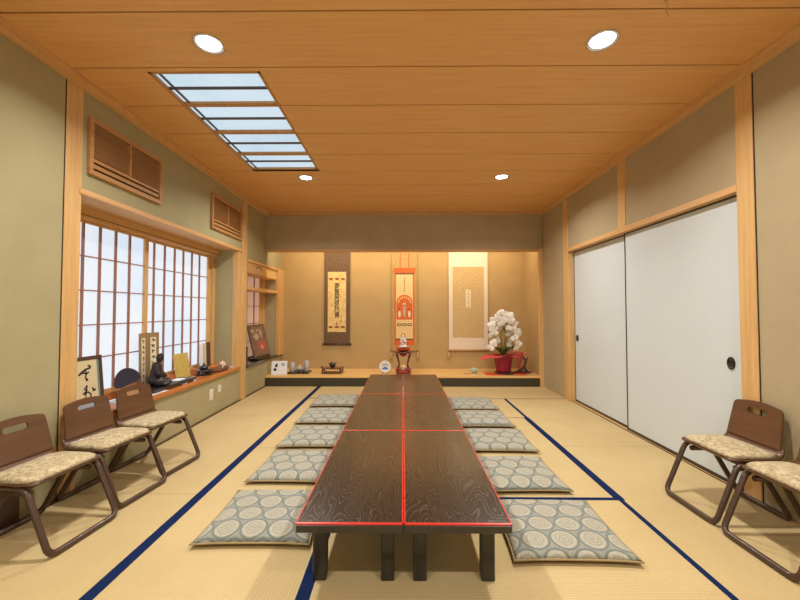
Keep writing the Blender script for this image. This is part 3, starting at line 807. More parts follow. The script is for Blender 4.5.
# twin poem panels
pt = thing('poem_panels', 'pair of tall narrow poem panels with ink writing behind the seated statue', 'picture', (-2.455, 3.56, SZ))
pt.rotation_euler = (-.02, 0, PI / 2 - .1)
rr_ = random.Random(3)
for i, (px, ry) in enumerate(((-.062, .22), (.062, -.22))):
    Wp, Hp = .125, .535; q = MB()
    q.box(-Wp / 2, Wp / 2, -.004, .004, 0, Hp, M['gold_frame'], .002); q.box(-.03, .03, -.006, .004, .05, Hp - .045, M['cream'])
    o = q.build('panel', pt, loc=(px, 0, 0), rot=(0, 0, ry)); q = MB(); lines = []
    n = 8
    for k in range(n):
        zc = Hp - .075 - k * (Hp - .15) / (n - 1); s_ = .016
        for j in range(4):
            a = rr_.choice((0, PI / 2, .7, -.7, 0)); du, dv = s_ * math.cos(a), s_ * math.sin(a); ou, ov = rr_.uniform(-.008, .008), rr_.uniform(-.012, .012)
            lines.append([(ou - du, zc + ov - dv, .007), (ou + du, zc + ov + dv, .004)])
    strokes(q, lines, inframe(0, 0), M['ink'], .0072); q.build('ink_writing', o)
# tray with seated statue
q = MB(); q.box(-.095, .095, -.34, .34, .018, .036, M['slate'], .004); q.box(-.08, .08, -.31, .31, 0, .018, M['slate'], .003)
q.box(-.087, .087, -.33, .33, .036, .039, M['slate'])
tag(q.build('display_tray', loc=(-2.325, 3.66, SZ), rot=(0, 0, 0)), 'long dark lacquered tray carrying the seated bronze statue on the window sill', 'tray')
st = blob('seated_statue', [
    ((0, 0, .045), (.075, .105, .045)), ((-.012, 0, .10), (.052, .062, .075)), ((-.01, 0, .155), (.045, .066, .04)),
    ((.012, .0, .225), (.031, .029, .036)), ((.008, 0, .20), (.02, .02, .03)), ((.02, 0, .245), (.024, .024, .02)),
    ('c', (-.01, .062, .165), (.012, .082, .105), .024, .019), ('c', (.012, .082, .105), (.062, .03, .075), .018, .012),
    ('c', (-.01, -.062, .165), (.012, -.082, .105), .024, .019), ('c', (.012, -.082, .105), (.062, -.02, .078), .018, .012),
    ('c', (.01, .075, .035), (.085, .03, .028), .036, .022), ('c', (.01, -.075, .035), (.09, -.04, .028), .036, .022),
    ((.06, 0, .02), (.06, .10, .018)), ((.043, 0, .222), (.007, .005, .006)), ((.012, .031, .222), (.006, .004, .01)), ((.012, -.031, .222), (.006, .004, .01)),
    ((-.045, 0, .05), (.04, .08, .05))], M['bronze'], voxel=.0042, loc=(-2.34, 3.53, SZ + .0385), rot=(0, 0, .5), smooth=2); st.scale = (1.0, 1.12, 1.15)
tag(st, 'dark bronze statue of a seated robed figure with hands in its lap', 'statue')
q = MB(); q.box(-.05, .05, -.085, .085, 0, .004, M['blue']); q.box(-.045, .045, -.08, .08, .004, .0045, M['white_paper'])
tag(q.build('folded_card', loc=(-2.31, 3.80, SZ + .0395), rot=(0, 0, .1)), 'white and blue folded card lying on the dark tray beside the statue', 'card')
# gold board
t = leaning('gold_card', 'square gold leaf card leaning against the shoji between statue and tea pot', 'picture', -2.405, 4.03, SZ + .001, .25, .26, .16, PI / 2 - .12)
t.location.y = 4.12; t.location.x = -2.445
q = MB(); q.box(-.115, .115, -.004, .004, 0, .275, M['goldleaf'], .002); q.build('gold_board', t); q = MB()
q.box(-.02, .02, .004, .02, 0, .1, M['tan_wood']); q.build('prop', t)
# coaster
q = MB(); q.lathe([(0, 0), (.045, 0), (.052, .007), (.048, .007), (.043, .004), (0, .004)], M['cup_w'], n=28)
tag(q.build('small_dish', loc=(-2.275, 3.80, SZ)), 'small flat off-white dish on the sill edge before the dark tray', 'dish')
# tea set tray: black pot on slotted rack
t = thing('black_incense_pot', 'black lidded pot with spout on a slatted black stand on the sill', 'pot', (-2.335, 4.335, SZ))
q = MB(); q.lathe([(0, 0), (.09, 0), (.115, .01), (.12, .014), (.105, .014), (.08, .008), (0, .008)], M['slate'], n=32, mtx=Matrix.Diagonal((.82, .82, 1, 1))); q.build('tray', t)
q = MB()
for k in range(14): a = 2 * PI * k / 14; q.box(-.004, .004, -.006, .006, .01, .05, M['slate'], mtx=Matrix.Rotation(a, 4, 'Z') @ Matrix.Translation((.066, 0, 0)))
q.lathe([(0, .048), (.088, .048), (.092, .054), (.086, .06), (0, .06)], M['slate'], n=28); q.build('slatted_rack', t)
q = MB(); q.lathe([(0, .06), (.03, .06), (.05, .075), (.052, .092), (.04, .105), (.016, .111), (.01, .12), (.014, .13), (.008, .136), (0, .137)], M['slate'], n=28)
q.tube([(.0, -.045, .08), (0, -.07, .09), (0, -.085, .105)], [.012, .009, .007], M['slate'], 10); q.build('pot', t)
# long red wood tray with ceramic pieces
t = thing('rosewood_tray', 'glossy reddish wooden tray at the far end of the sill', 'tray', (-2.33, 4.62, SZ))
q = MB(); q.plate(rrect(.20, .34, .07, 6), [], .012, M['rose'], lambda u, v, w2: Vector((u, v, w2 + .02))); q.build('tray_base', t)
q = MB(); q.tube([(a, b, .03) for a, b in rrect(.20, .34, .07, 6)], .007, M['rose'], 8, closed=True); q.build('rim', t)
for a, b in ((.06, .12), (-.06, .12), (.06, -.12), (-.06, -.12)): q = MB(); q.lathe([(.012, 0), (.015, .015), (0, .015)], M['rose'], (a, b, 0), 10); q.build('foot', t)
t = blob('driftwood_ornament', [('c', (-.03, -.09, .018), (.0, -.02, .035), .016, .02), ('c', (0, -.02, .035), (.02, .05, .026), .02, .016), ('c', (0, -.03, .03), (-.03, .02, .03), .014, .01), ('c', (.01, 0, .03), (.035, -.05, .02), .01, .008)], M['sill'], voxel=.004, loc=(-2.35, 4.575, SZ + .026))
tag(t, 'curled reddish brown wooden ornament lying on the rosewood tray', 'ornament')
t = blob('rabbit_figurine', [((0, 0, .04), (.036, .045, .038)), ((0, -.05, .055), (.022, .024, .024)), ('c', (0, -.04, .07), (.0, -.01, .088), .008, .006), ('c', (.012, -.04, .07), (.014, -.012, .085), .007, .005), ((0, .045, .03), (.014, .014, .014)), ('c', (.018, -.03, .02), (.02, -.055, .008), .01, .008), ('c', (-.018, -.03, .02), (-.02, -.055, .008), .01, .008)], M['pinkcer'], voxel=.0035, loc=(-2.29, 4.70, SZ + .026))
tag(t, 'pale pink ceramic rabbit figurine on the far end of the rosewood tray', 'figurine')
q = MB()
for k in range(4): q.box(-.075, .075, -.035, .035, .0005 + k * .004, .004 + k * .004, M['cup_w'], mtx=Matrix.Rotation(.04 * (k % 2), 4, 'Z'))
tag(q.build('paper_slips', loc=(-2.31, 4.865, SZ)), 'thin stack of white paper slips at the far corner of the sill', 'paper')
# narrow standing panel at the end of shoji
t = leaning('standing_screen', 'narrow upright folding card in grey, gold and black before the last shoji panes', 'picture', -2.45, 4.56, SZ, .2, .4, .03, PI / 2)
q = MB(); q.box(-.02, .0, -.004, .004, 0, .345, M['bluegrey']); q.box(-.10, -.02, -.003, .004, 0, .35, M['white_paper']); q.box(0, .045, -.004, .004, 0, .345, M['gold_paper']); q.build('pale_leaf', t)
q = MB(); q.box(.045, .14, -.006, .004, 0, .35, M['frame_dk'], .001); q.build('dark_leaf', t)

# ================================================================== ALCOVE PICTURE
t = thing('painted_plaque', 'brown plaque with pale and red painting leaning on a black stand in the alcove', 'picture', (-2.275, 5.97, .441))
t.rotation_euler = (0, 0, PI / 2 - .03)
q = MB(); q.box(-.27, .27, -.045, .09, 0, .028, M['lacq'], .004); q.box(-.22, .22, -.035, -.02, .028, .055, M['lacq'], .003); q.build('stand', t)
q = MB(); Wq, Hq = .62, .52
q.box(-Wq / 2, Wq / 2, -.008, .008, 0, Hq, M['frame_dk'], .004); q.box(-Wq / 2 + .02, Wq / 2 - .02, -.010, .0, .02, Hq - .02, M['picture_bg'])
pl = q.build('plaque', t, loc=(0, -.005, .032), rot=(-.24, -.0, 0))
q = MB()
def disc(q, cx, cz, rx, rz, m, lift, n=18, wob=0):
    q.plate([(cx + rx * math.cos(2 * PI * k / n) * (1 + wob * math.sin(5 * k)), cz + rz * math.sin(2 * PI * k / n) * (1 + wob * math.cos(3 * k))) for k in range(n)], [], .001, m, lambda u, v, w2: Vector((u, -lift + w2, v)))
disc(q, .06, .17, .14, .085, M['picture_red'], .011, wob=.12); disc(q, .05, .15, .05, .03, M['picture_pale'], .0118, wob=.3); disc(q, -.08, .33, .10, .05, M['picture_pale'], .011, wob=.25); disc(q, -.17, .42, .06, .035, M['picture_pale'], .0112, wob=.3); disc(q, .10, .37, .04, .07, M['picture_pale'], .011, wob=.2); disc(q, .0, .43, .05, .02, M['picture_pale'], .011, wob=.2)
q.build('painting', pl)
q = MB(); q.box(-.002, .002, -.07, .07, 0, .22, M['cream'])
tag(q.build('white_card', loc=(-2.33, 5.48, .4405), rot=(0, -.15, .2)), 'pale upright card partly hidden behind the painted plaque', 'card')

# ================================================================== TOKONOMA: scrolls
def scroll_base(name, label, x0, x1, z0, z1, m, rodm, rodw=.03):
    t = thing(name, label, 'scroll', ((x0 + x1) / 2, YW - .02, z0), 0, 'hanging scrolls on the back wall')
    W = (x1 - x0) / 2; H = z1 - z0
    q = MB(); q.box(-W, W, -.003, .003, 0, H, m); sil = q.build('silk_mount', t)
    q = MB(); q.tube([(-W - rodw, -.004, -.004), (W + rodw, -.004, -.004)], .015, rodm, 12); q.build('roller', t)
    q = MB(); q.tube([(-W - .005, 0, H), (W + .005, 0, H)], .009, rodm, 10); q.build('hanging_rod', t)
    q = MB(); q.tube([(-W * .4, .004, H), (0, .012, H + .045), (W * .4, .004, H)], .003, M['straw'], 6); q.build('cord', t)
    return t, W, H
K = 6.68 / 6.55
def zz(z): return 1.211 + (z - 1.211) * K
t, W, H = scroll_base('hanging_scroll', 'dark brown hanging scroll with a column of brush calligraphy, leftmost of three', -1.43, -.965, zz(.62), 2.40, M['brocade_dk'], M['lacq'])
xo = (-1.43 - .965) / 2; z0 = zz(.62)
ax0, ax1, az0, az1 = -1.365 - xo, -1.035 - xo, zz(.831) - z0, zz(1.893) - z0
q = MB(); q.box(ax0, ax1, -.006, 0, az0, az1, M['scroll_yel']); pp = q.build('paper', t)
for zc, sg in ((az1 - .115, 1), (az0 + .075, -1)):
    q = MB()
    for k in range(3):
        cx_ = ax0 + (ax1 - ax0) * (k + .5) / 3
        q.plate([(cx_ - .045, zc), (cx_ - .02, zc - .035 * sg), (cx_ + .02, zc - .035 * sg), (cx_ + .045, zc), (cx_, zc + .008 * sg)], [], .0008, M['inkbrown'], lambda u, v, w2: Vector((u, -.0068 + w2, v)))
    q.build('crest_border', pp)

xc = (ax0 + ax1) / 2
hs = .122; top_ = az1 - .26
text_mesh('calligraphy', '南\n無\n阿\n弥\n陀\n佛', hs, M['ink'], pp, (xc, -.0075, (az0 + az1) / 2 + .02), (PI / 2, 0, 0), .75)
q = MB(); strokes(q, [[(xc + .075, az0 + .30, .012), (xc + .085, az0 + .24, .006)], [(xc + .07, az0 + .22, .008), (xc + .085, az0 + .17, .012)]], inframe(0, 0), M['ink'], .0072); q.build('signature', pp); q = MB()
strokes(q, [[(xc - .01, az0 + .17, .02), (xc + .012, az0 + .14, .02)], [(xc + .012, az0 + .17, .015), (xc - .008, az0 + .12, .02)]], inframe(0, 0), M['picture_red'], .0072); q.build('red_seal', pp)

t, W, H = scroll_base('hanging_scroll', 'orange and gold hanging scroll with an arched sacred picture, in the centre', -.21, .245, zz(.515), 2.40, M['brocade_tan'], M['tan_wood'])
xo = .0175; z0 = zz(.515)
q = MB(); q.box(-.185, .185, -.0055, 0, zz(.60) - z0, zz(.655) - z0, M['orange']); q.box(-.20, .20, -.0055, 0, zz(1.87) - z0, zz(1.965) - z0, M['orange']); q.box(-.178, .178, -.005, 0, zz(.65) - z0, zz(1.88) - z0, M['orange'])
for sx in (-.075, .075): q.box(sx - .008, sx + .008, -.0055, 0, zz(1.96) - z0, H, M['orange'])
q.box(-.17, .17, -.006, 0, zz(1.845) - z0, zz(1.875) - z0, M['brocade_dk']); q.box(-.165, .165, -.0062, 0, zz(.69) - z0, zz(.715) - z0, M['brocade_dk'])
q.build('inner_mount', t)
py0, py1 = zz(.715) - z0, zz(1.845) - z0
q = MB(); q.box(-.152, .152, -.0065, 0, py0, py1, M['peach']); pp = q.build('picture_ground', t)
q = MB(); base = py0 + .34; arch = [(-.145, base), (.145, base)] + [(.145 * math.cos(PI * k / 14), base + .30 + .145 * math.sin(PI * k / 14)) for k in range(15)]
inn = [(-.075, base + .02), (.075, base + .02)] + [(.075 * math.cos(PI * k / 14), base + .25 + .075 * math.sin(PI * k / 14)) for k in range(15)]
q.plate(arch, [], .001, M['orange'], lambda u, v, w2: Vector((u, -.0072 + w2, v)))
for k in range(9):
    a = PI * (k + .5) / 9 ; disc(q, .112 * math.cos(a), base + .29 + .112 * math.sin(a), .014, .016, M['peach'], .0085, 10)
disc(q, 0, base + .16, .03, .12, M['picture_pale'], .0085); disc(q, 0, base + .275, .028, .028, M['cream'], .0085)
for sx in (-1, 1): disc(q, sx * .088, base + .10, .022, .06, M['cream'], .0088); disc(q, sx * .088, base + .19, .012, .014, M['brocade_dk'], .0092, 10)
q.build('arched_picture', pp)
q = MB()
for k in (-1, 0, 1): disc(q, k * .092, py0 + .25, .042, .026, M['ink'], .0078); disc(q, k * .092, py0 + .25, .028, .012, M['peach'], .0088)
q.build('black_medallions', pp); q = MB()
strokes(q, [[(0, py1 - .06 - .045 * k, .02), (.008 * (-1) ** k, py1 - .085 - .045 * k, .008)] for k in range(6)], inframe(0, 0), M['ink'], .008); q.build('ink_writing', pp)
for sx in (-1, 1):
    q = MB(); x_ = sx * (W + .01); q.tube([(x_, -.008, 0), (x_, -.012, -.05)], .003, M['straw'], 6); q.lathe([(0, 0), (.014, -.01), (.018, -.03), (.010, -.05), (.012, -.06), (.02, -.14), (0, -.142)], M['straw'], (x_, -.012, -.045), 12); q.build('tassel', t)

t, W, H = scroll_base('hanging_scroll', 'wide white-mounted hanging scroll with faint horizontal lines, rightmost of three', .815, 1.515, zz(.517), 2.40, M['scroll_wh'], M['tan_wood'], .012)
xo = 1.165; z0 = zz(.517)
q = MB(); q.box(.885 - xo, 1.445 - xo, -.006, 0, zz(.735) - z0, zz(1.98) - z0, M['sutra']); pp = q.build('sutra_paper', t)
q = MB(); q.box(-.045, .045, -.0075, -.005, zz(1.26) - z0, zz(1.575) - z0, M['cream']); lb_ = q.build('title_slip', pp)
q = MB(); lines = []
for k in range(6):
    zc = zz(1.545) - z0 - k * .053
    for j in range(3): a = rr_.choice((0, PI / 2, .6)); ou = rr_.uniform(-.008, .008); lines.append([(ou - .014 * math.cos(a), zc + (j - 1) * .01 - .012 * math.sin(a), .006), (ou + .014 * math.cos(a), zc + (j - 1) * .01 + .012 * math.sin(a), .005)])
strokes(q, lines, inframe(0, 0), M['inkbrown'], .0085); q.build('ink_writing', lb_)
q = MB(); x_ = -W - .005; q.tube([(x_, -.006, 0), (x_, -.012, -.05)], .003, M['straw'], 6); q.lathe([(0, 0), (.012, -.01), (.02, -.035), (.026, -.10), (0, -.105)], M['straw'], (x_, -.012, -.05), 12); q.build('tassel', t)

# ================================================================== TOKONOMA: objects on the platform
PZ = .166
# card
t = thing('information_card', 'white card with small photographs leaning at the left end of the platform', 'card', (-2.02, 6.03, PZ)); t.rotation_euler = (-.18, 0, .12)
q = MB(); q.plate(rrect(.25, .22, .012, 3, 0, .112), [], .004, M['white_paper'], lambda u, v, w2: Vector((u, w2, v + .002))); q.build('card_sheet', t)
q = MB()
for cx_, cz_, rx in ((-.05, .14, .022), (-.065, .085, .026), (-.04, .165, .018), (.06, .165, .03)): disc(q, cx_, cz_, rx, rx * .9, M['ink' if rx < .03 else 'bluegrey'], .003, 10, .15)
q.build('printed_pictures', t)
q = MB(); q.box(-.02, .02, .0, .07, 0, .004, M['white_paper']); q.build('easel_foot', t, rot=(.18, 0, 0))
# grey cups on a tray
q = MB(); q.box(-.17, .17, -.13, .13, 0, .008, M['lacq'], .003)
for a in ((-.17, .17, -.13, -.12), (-.17, .17, .12, .13), (-.17, -.16, -.13, .13), (.16, .17, -.13, .13)): q.box(*a, .006, .02, M['lacq'])
tag(q.build('serving_tray', loc=(-1.74, 6.25, PZ)), 'black square tray under the grey cups on the platform', 'tray')
def cup(x, y, r_, h_, lb, m):
    q = MB(); q.lathe([(0, 0), (r_ * .8, 0), (r_, h_ * .12), (r_, h_), (r_ - .006, h_), (r_ - .008, h_ * .2), (0, h_ * .15)], m, n=24)
    return tag(q.build('grey_cup', loc=(x, y, PZ + .0085)), lb, 'cup', 'grey ceramic vessels on the black tray')
cup(-1.86, 6.22, .045, .165, 'tall pale grey cylindrical cup at the left of the black tray', M['grey_cer'])
cup(-1.635, 6.27, .04, .19, 'taller pale grey cup at the right back of the black tray', M['grey_cer'])
q = MB(); q.lathe([(0, 0), (.04, 0), (.058, .03), (.06, .06), (.045, .095), (.02, .11), (.012, .125), (.016, .135), (0, .14)], M['grey_cer'], n=24)
q.tube([(0, -.05, .05), (.0, -.085, .07), (0, -.095, .09)], [.014, .01, .008], M['grey_cer'], 10)
tag(q.build('teapot', loc=(-1.745, 6.24, PZ + .0085)), 'round grey teapot between the two tall cups on the black tray', 'teapot')
q = MB(); q.lathe([(0, 0), (.03, 0), (.045, .03), (.042, .055), (.036, .055), (.038, .03), (0, .01)], M['slate'], n=20)
tag(q.build('small_bowl', loc=(-1.685, 6.155, PZ + .0085)), 'small dark bowl in front of the grey teapot', 'bowl')
# dark low stand with incense burner
t = thing('display_stand', 'small dark low table stand with curled feet on the platform', 'stand', (-1.185, 6.22, PZ))
q = MB(); q.box(-.165, .165, -.11, .11, .075, .09, M['dkred'], .004); q.build('stand_top', t)
for sx in (-1, 1):
    q = MB(); q.tube([(sx * .165, 0, .088), (sx * .18, 0, .098), (sx * .188, 0, .112)], .008, M['dkred'], 8, sx=8); q.build('upturned_end', t)
for sx in (-1, 1):
    for sy in (-1, 1): q = MB(); q.tube([(sx * .13, sy * .085, .078), (sx * .158, sy * .088, .045), (sx * .148, sy * .086, .012), (sx * .165, sy * .088, .006)], [.014, .013, .010, .006], M['dkred'], 8); q.build('leg', t)
q = MB(); q.box(-.145, .145, -.092, .092, .008, .02, M['dkred'], .003); q.build('lower_rail', t)
q = MB(); q.lathe([(0, 0), (.025, 0), (.03, .008), (.05, .03), (.054, .05), (.046, .068), (.038, .072), (.04, .082), (.034, .084), (.03, .07), (0, .03)], M['lacq'], n=28)
for k in range(2): q.tube([((.05) * (-1) ** k, 0, .055), (.066 * (-1) ** k, 0, .075), (.05 * (-1) ** k, 0, .085)], .005, M['lacq'], 8)
tag(q.build('incense_burner', loc=(-1.185, 6.22, PZ + .0905)), 'small round black incense burner on the dark low stand', 'incense burner')
# plate on easel
t = thing('display_plate', 'round white plate with a blue mountain picture on a small easel', 'plate', (-.305, 6.2, PZ)); 
q = MB(); mt = Matrix.Translation((0, 0, .107)) @ Matrix.Rotation(PI / 2 - .15, 4, 'X')
q.lathe([(0, 0), (.06, 0), (.098, .014), (.1, .016), (.094, .018), (.06, .006), (0, .006)], M['cup_w'], n=36, mtx=mt); pl = q.build('plate', t)
q = MB(); 
def pf(lift): return lambda u, v, w2: mt @ Vector((u, v, .0075 + lift + w2))
q.plate([(-.045, -.045), (.045, -.045), (.05, -.02), (.02, -.005), (0, .004), (-.02, -.005), (-.05, -.02)], [], .0008, M['blue'], pf(0))
q.plate([(-.055, .0), (-.02, .02), (.0, .012), (.02, .024), (.055, .0), (.05, .035), (0, .055), (-.05, .035)], [], .0008, M['grey_cer'], pf(0)); q.build('painted_picture', pl)
q = MB()
for sx in (-1, 1): q.tube([(sx * .045, -.03, .0), (sx * .045, -.012, .02), (sx * .04, .05, .0)], .005, M['lacq'], 8); q.tube([(sx * .045, -.03, 0), (sx * .045, -.032, .03)], .004, M['lacq'], 8)
q.build('easel', t)
# hourglass stand
sx_ = -.003; t = thing('carved_pedestal', 'dark red carved hourglass pedestal in the middle of the platform', 'pedestal', (sx_, 6.17, PZ))
q = MB(); q.lathe([(0, .345), (.13, .345), (.14, .352), (.135, .366), (0, .366)], M['dkred'], n=32); q.build('pedestal_top', t)
for k in range(4):
    a = PI / 4 + k * PI / 2 + .0; c_, s_ = math.cos(a), math.sin(a)
    q = MB(); q.tube([(c_ * r_, s_ * r_, z_) for r_, z_ in ((.16, .348), (.15, .31), (.125, .25), (.105, .19), (.10, .13), (.115, .08), (.145, .03), (.15, .006))], [.017, .016, .013, .012, .013, .015, .017, .012], M['dkred'], 8); q.build('leg', t)
q = MB(); q.lathe([(0, .02), (.11, .02), (.13, .035), (.13, .055), (.11, .065), (0, .065)], M['redlac'], n=28); q.build('lower_ring', t)
q = MB(); q.lathe([(0, .34), (.07, .335), (.05, .30), (.0, .27)], M['redlac'], n=20); q.build('hanging_boss', t)
q = MB()
for k in range(8): a = 2 * PI * k / 8; q.lathe([(0, -.02), (.02, -.01), (.028, .01), (.015, .025), (0, .028)], M['redlac' if k % 2 else 'grey_cer'], (.125 * math.cos(a), .125 * math.sin(a), .085), 10)
q.build('carved_beads', t)
q = MB(); q.lathe([(0, .0), (.035, 0), (.052, .03), (.055, .06), (.035, .075), (0, .078)], M['peach'], n=24)
tag(q.build('small_jar', loc=(sx_, 6.17, PZ + .0665)), 'small pale round jar inside the carved red pedestal', 'jar')
# red lotus seat + white figure
t = thing('red_lotus_seat', 'bright red lotus cushion on top of the dark carved pedestal', 'lotus seat', (sx_, 6.17, PZ + .3665))
q = MB(); q.lathe([(0, 0), (.05, 0), (.085, .015), (.095, .04), (.075, .052), (0, .052)], M['dkred'], n=24); q.build('seat_core', t)
for k in range(12):
    a = 2 * PI * k / 12; q = MB()
    q.grid(6, 5, lambda u, v: Matrix.Rotation(a, 3, 'Z') @ Vector((.055 + .075 * u + .0 * v, (v - .5) * .07 * math.sin(PI * (.15 + .8 * u)), .012 + .06 * u * u - .004 * (2 * v - 1) ** 2)), M['redcloth']); q.build('lotus_petal', t, solid=.004)
t = thing('buddhist_figurine', 'small white and grey standing deity figurine with halo on the red lotus', 'figurine', (sx_, 6.17, PZ + .426))
blob('body', [((0, 0, .02), (.068, .05, .024)), ((0, 0, .055), (.045, .036, .03)), ((0, 0, .10), (.03, .026, .05)), ((0, 0, .145), (.036, .022, .022)), ((0, -.002, .182), (.017, .017, .02)), ((0, 0, .203), (.010, .010, .014)),
              ('c', (.034, 0, .145), (.045, -.012, .10), .011, .009), ('c', (.045, -.012, .10), (.008, -.032, .105), .009, .007), ('c', (-.034, 0, .145), (-.045, -.012, .10), .011, .009), ('c', (-.045, -.012, .10), (-.008, -.032, .105), .009, .007),
              ((.05, 0, .03), (.02, .03, .014)), ((-.05, 0, .03), (.02, .03, .014))], M['cup_w'], t, .0035, smooth=2)
q = MB(); q.tube([(.032 * math.cos(2 * PI * k / 20), .022, .19 + .042 * math.sin(2 * PI * k / 20)) for k in range(20)], .005, M['frame_dk'], 6, closed=True); q.tube([(0, .022, .02), (0, .024, .15)], .005, M['frame_dk'], 6); q.build('halo', t)
q = MB(); q.tube([(-.03, -.025, .13), (0, -.034, .115), (.03, -.028, .09), (.0, -.035, .07), (-.03, -.033, .05)], .0045, M['slate'], 6); q.build('sash', t)
# celadon star dish
q = MB(); 
for k in range(5):
    a = 2 * PI * k / 5 + PI / 2; q.tube([(0, 0, .06), (.035 * math.cos(a), .035 * math.sin(a), .062), (.07 * math.cos(a), .07 * math.sin(a), .07)], [.022, .016, .004], M['celadon'], 10)
q.lathe([(0, 0), (.03, 0), (.045, .02), (.05, .05), (.035, .075), (.012, .08), (.010, .09), (0, .095)], M['celadon'], n=20)
tag(q.build('celadon_ornament', loc=(1.18, 6.24, PZ)), 'small pale green star-shaped ceramic ornament on the platform', 'ornament')
q = MB(); q.box(-.14, .10, -.04, .04, 0, .006, M['tan_wood'], .002)
tag(q.build('wooden_strip', loc=(1.13, 6.15, PZ)), 'thin wooden strip lying in front of the pale green ornament', 'wood strip')

# ---- orchid
OX, OY = 1.655, 6.20
q = MB(); q.lathe([(0, 0), (.155, 0), (.165, .01), (.165, .018), (0, .018)], M['slate'], n=36)
tag(q.build('round_stand', loc=(OX + .02, OY, PZ + .004)), 'flat dark round stand under the potted orchid', 'stand')
q = MB(); q.grid(16, 8, lambda u, v: Vector((-.31 + .66 * u, -.13 + .22 * v - .03 * math.sin(u * 7), .0015 + .0012 * math.sin(u * 21))), M['redcloth'])
tag(q.build('red_cloth', loc=(OX, OY - .03, PZ), solid=.002), 'bright red cloth spread under the orchid stand', 'cloth')
t = thing('potted_orchid', 'white moth orchid in a magenta wrapped pot on the right of the platform', 'plant', (OX, OY, PZ + .0225))
q = MB()
def pot(u, v):
    a = 2 * PI * u; z = v * .285; r_ = .108 + .05 * v + (.02 * max(0, v - .85) / .15); r_ += .004 * math.sin(a * 14)
    return Vector((r_ * math.cos(a), r_ * math.sin(a), z))
q.grid(84, 10, pot, M['magenta']); q.lathe([(0, .002), (.107, .002)], M['magenta'], n=28); q.build('wrapped_pot', t, solid=.003)
q = MB(); q.lathe([(0, .25), (.15, .25), (.15, .262), (0, .262)], M['cane'], n=28); q.build('potting_bark', t)
q = MB(); 
def wrapl(u, v):
    a = 2 * PI * u; ext = 1 + 0.75 * max(0, math.cos(a - PI)) ** 2 + .35 * max(0, math.cos(a)) ** 3
    r_ = .155 + .125 * v * ext; return Vector((r_ * math.cos(a), r_ * math.sin(a) * .75, .27 + .055 * v - .085 * v * v * (ext - .5) + .012 * v * math.sin(a * 7)))
q.grid(72, 8, wrapl, M['redpaper']); q.build('flared_paper', t, solid=.002)
for k in range(7):
    a = 2 * PI * k / 7 + .4; ln = .25 + .05 * (k % 3); q = MB()
    q.grid(10, 4, lambda u, v: Vector((math.cos(a) * ln * u * .9 - math.sin(a) * (v - .5) * .085 * math.sin(PI * min(1, .12 + .88 * u) ** .8), math.sin(a) * ln * u * .7 + math.cos(a) * (v - .5) * .085 * math.sin(PI * min(1, .12 + .88 * u) ** .8), .26 + .34 * u - .20 * u * u + .02 * (2 * v - 1) ** 2)), M['leaf']); q.build('leaf', t, solid=.003)
def blossom_mesh():
    q = MB()
    def petal(a, ln, wd, tilt, m, zoff=0):
        def fn(u, v):
            x = ln * u; y = (v - .5) * 2 * wd * math.sin(PI * (u * .86 + .10)) ** .7; z = tilt * u * ln + .012 * (1 - (2 * v - 1) ** 2) * u + zoff
            c_, s_ = math.cos(a), math.sin(a); return Vector((x * c_ - y * s_, -z, x * s_ + y * c_))
        q.grid(5, 4, fn, m)
    for a, ln, wd in ((PI / 2, .045, .021), (PI * 1.17, .045, .02), (-PI * .17, .045, .02)): petal(a, ln, wd, -.1, M['petal'])
    for a in (.22, PI - .22): petal(a, .052, .033, .05, M['petal'], .003)
    petal(-PI / 2, .022, .012, .5, M['lip'], .006)
    q.lathe([(0, -.004), (.006, 0), (.005, .008), (0, .01)], M['lip'], n=8, mtx=Matrix.Rotation(PI / 2, 4, 'X')); 
    bmesh.ops.recalc_face_normals(q.bm, faces=q.bm.faces[:]); me = bpy.data.meshes.new('blossom'); q.bm.to_mesh(me); q.bm.free()
    for m in q.mats: me.materials.append(m)
    return me
bme = blossom_mesh(); ro = random.Random(11); nb = 0
stems = [(-.12, -.04, .255), (-.06, .04, .20), (0, -.02, .04), (.07, .03, -.12), (.13, -.03, -.16), (.02, .06, .10), (.06, -.07, -.05)]
tips = [(-.215, -.10), (-.14, .02), (-.04, -.08), (.12, .06), (.20, -.08), (.02, .05), (.08, -.12)]
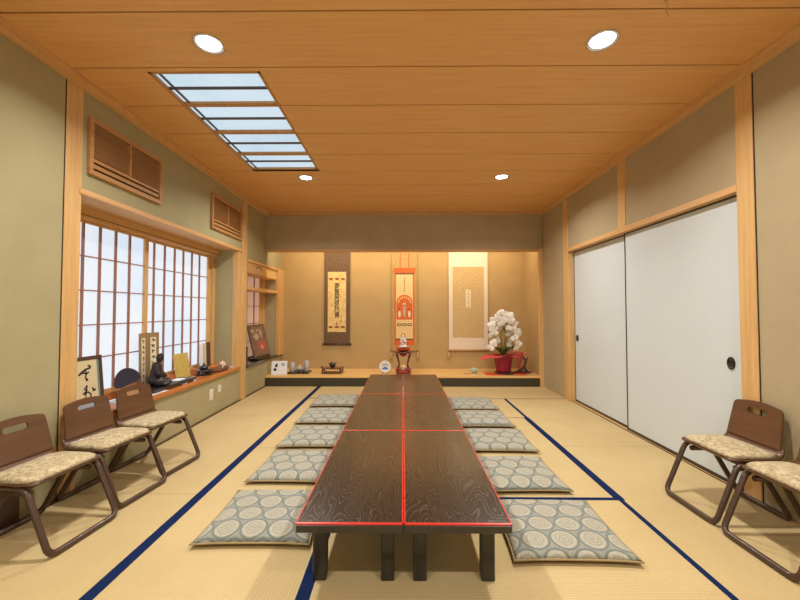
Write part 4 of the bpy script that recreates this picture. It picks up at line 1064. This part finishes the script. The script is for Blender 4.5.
for k, (bx, by, _) in enumerate(stems):
    txp, typ = tips[k]; top = (.90, .93, .985, .93, .86, .97, .95)[k]
    pts = []
    for i in range(22):
        f_ = i / 21
        if f_ < .5: g_ = f_ / .5; p = Vector((bx * .3 + (bx * .55 - bx * .3) * g_, by * .5, .26 + (top - .30) * math.sin(g_ * PI / 2)))
        else:
            g_ = (f_ - .5) / .5; p = Vector((bx * .55 + (txp - bx * .55) * math.sin(g_ * PI / 2), by * .5 + (typ - by * .5) * g_, (top - .04) + .04 * math.sin(g_ * PI) - (.44 if abs(txp) > .1 else .16) * g_ * g_))
        pts.append(p)
    q = MB(); q.tube(pts, .004, M['stemg'], 6); sm_ = q.build('stem', t)
    n_ = 15 if k in (0, 4) else 13
    for i in range(n_):
        f_ = .47 + .53 * i / (n_ - 1) if abs(txp) > .1 else .42 + .58 * i / (n_ - 1)
        p = pts[min(21, int(f_ * 21))]; side = 1 if i % 2 else -1
        o = bpy.data.objects.new('blossom', bme); COL.objects.link(o); o.parent = t
        o.location = p + Vector((side * .026 + ro.uniform(-.01, .01), -.03 - ro.uniform(0, .035), ro.uniform(-.02, .02)))
        o.rotation_euler = (ro.uniform(-.3, .35), ro.uniform(-.5, .5), ro.uniform(-.6, .6)); s_ = ro.uniform(1.1, 1.4); o.scale = (s_, s_, s_); nb += 1
q = MB(); q.tube([(0, 0, .25), (.01, .0, .75)], .022, M['cane'], 10); q.build('support_cane', t)
# figure/driftwood with pink paper at right
t = thing('twisted_wood_ornament', 'dark twisted wooden ornament on a base at the right end of the platform', 'ornament', (2.01, 6.27, PZ))
q = MB(); q.plate([(.13 * math.cos(2 * PI * k / 20) * (1 + .1 * math.sin(3 * k)), .10 * math.sin(2 * PI * k / 20)) for k in range(20)], [], .022, M['dkred'], lambda u, v, w2: Vector((u, v, .012 + w2))); q.build('base', t)
blob('trunk', [('c', (-.05, 0, .03), (.02, 0, .10), .03, .022), ('c', (.02, 0, .10), (.045, 0, .20), .022, .022), ('c', (.045, 0, .20), (-.01, 0, .27), .022, .014), ('c', (.05, 0, .03), (.02, 0, .10), .024, .018), ('c', (.045, 0, .2), (.07, 0, .25), .016, .012)], M['frame_dk'], t, .006)
q = MB(); q.grid(14, 12, lambda u, v: Vector(((u - .5) * (.05 + .22 * v * v), .03 * math.sin(u * 9) * v, .36 * v - .05 * u * v + .014 * math.sin(u * 12 + v * 3) * v)), M['pinkpaper'])
tag(q.build('pink_paper_bow', loc=(2.0, 6.45, PZ), solid=.003), 'crumpled pink wrapping paper behind the magenta pot, by the right wall', 'paper')
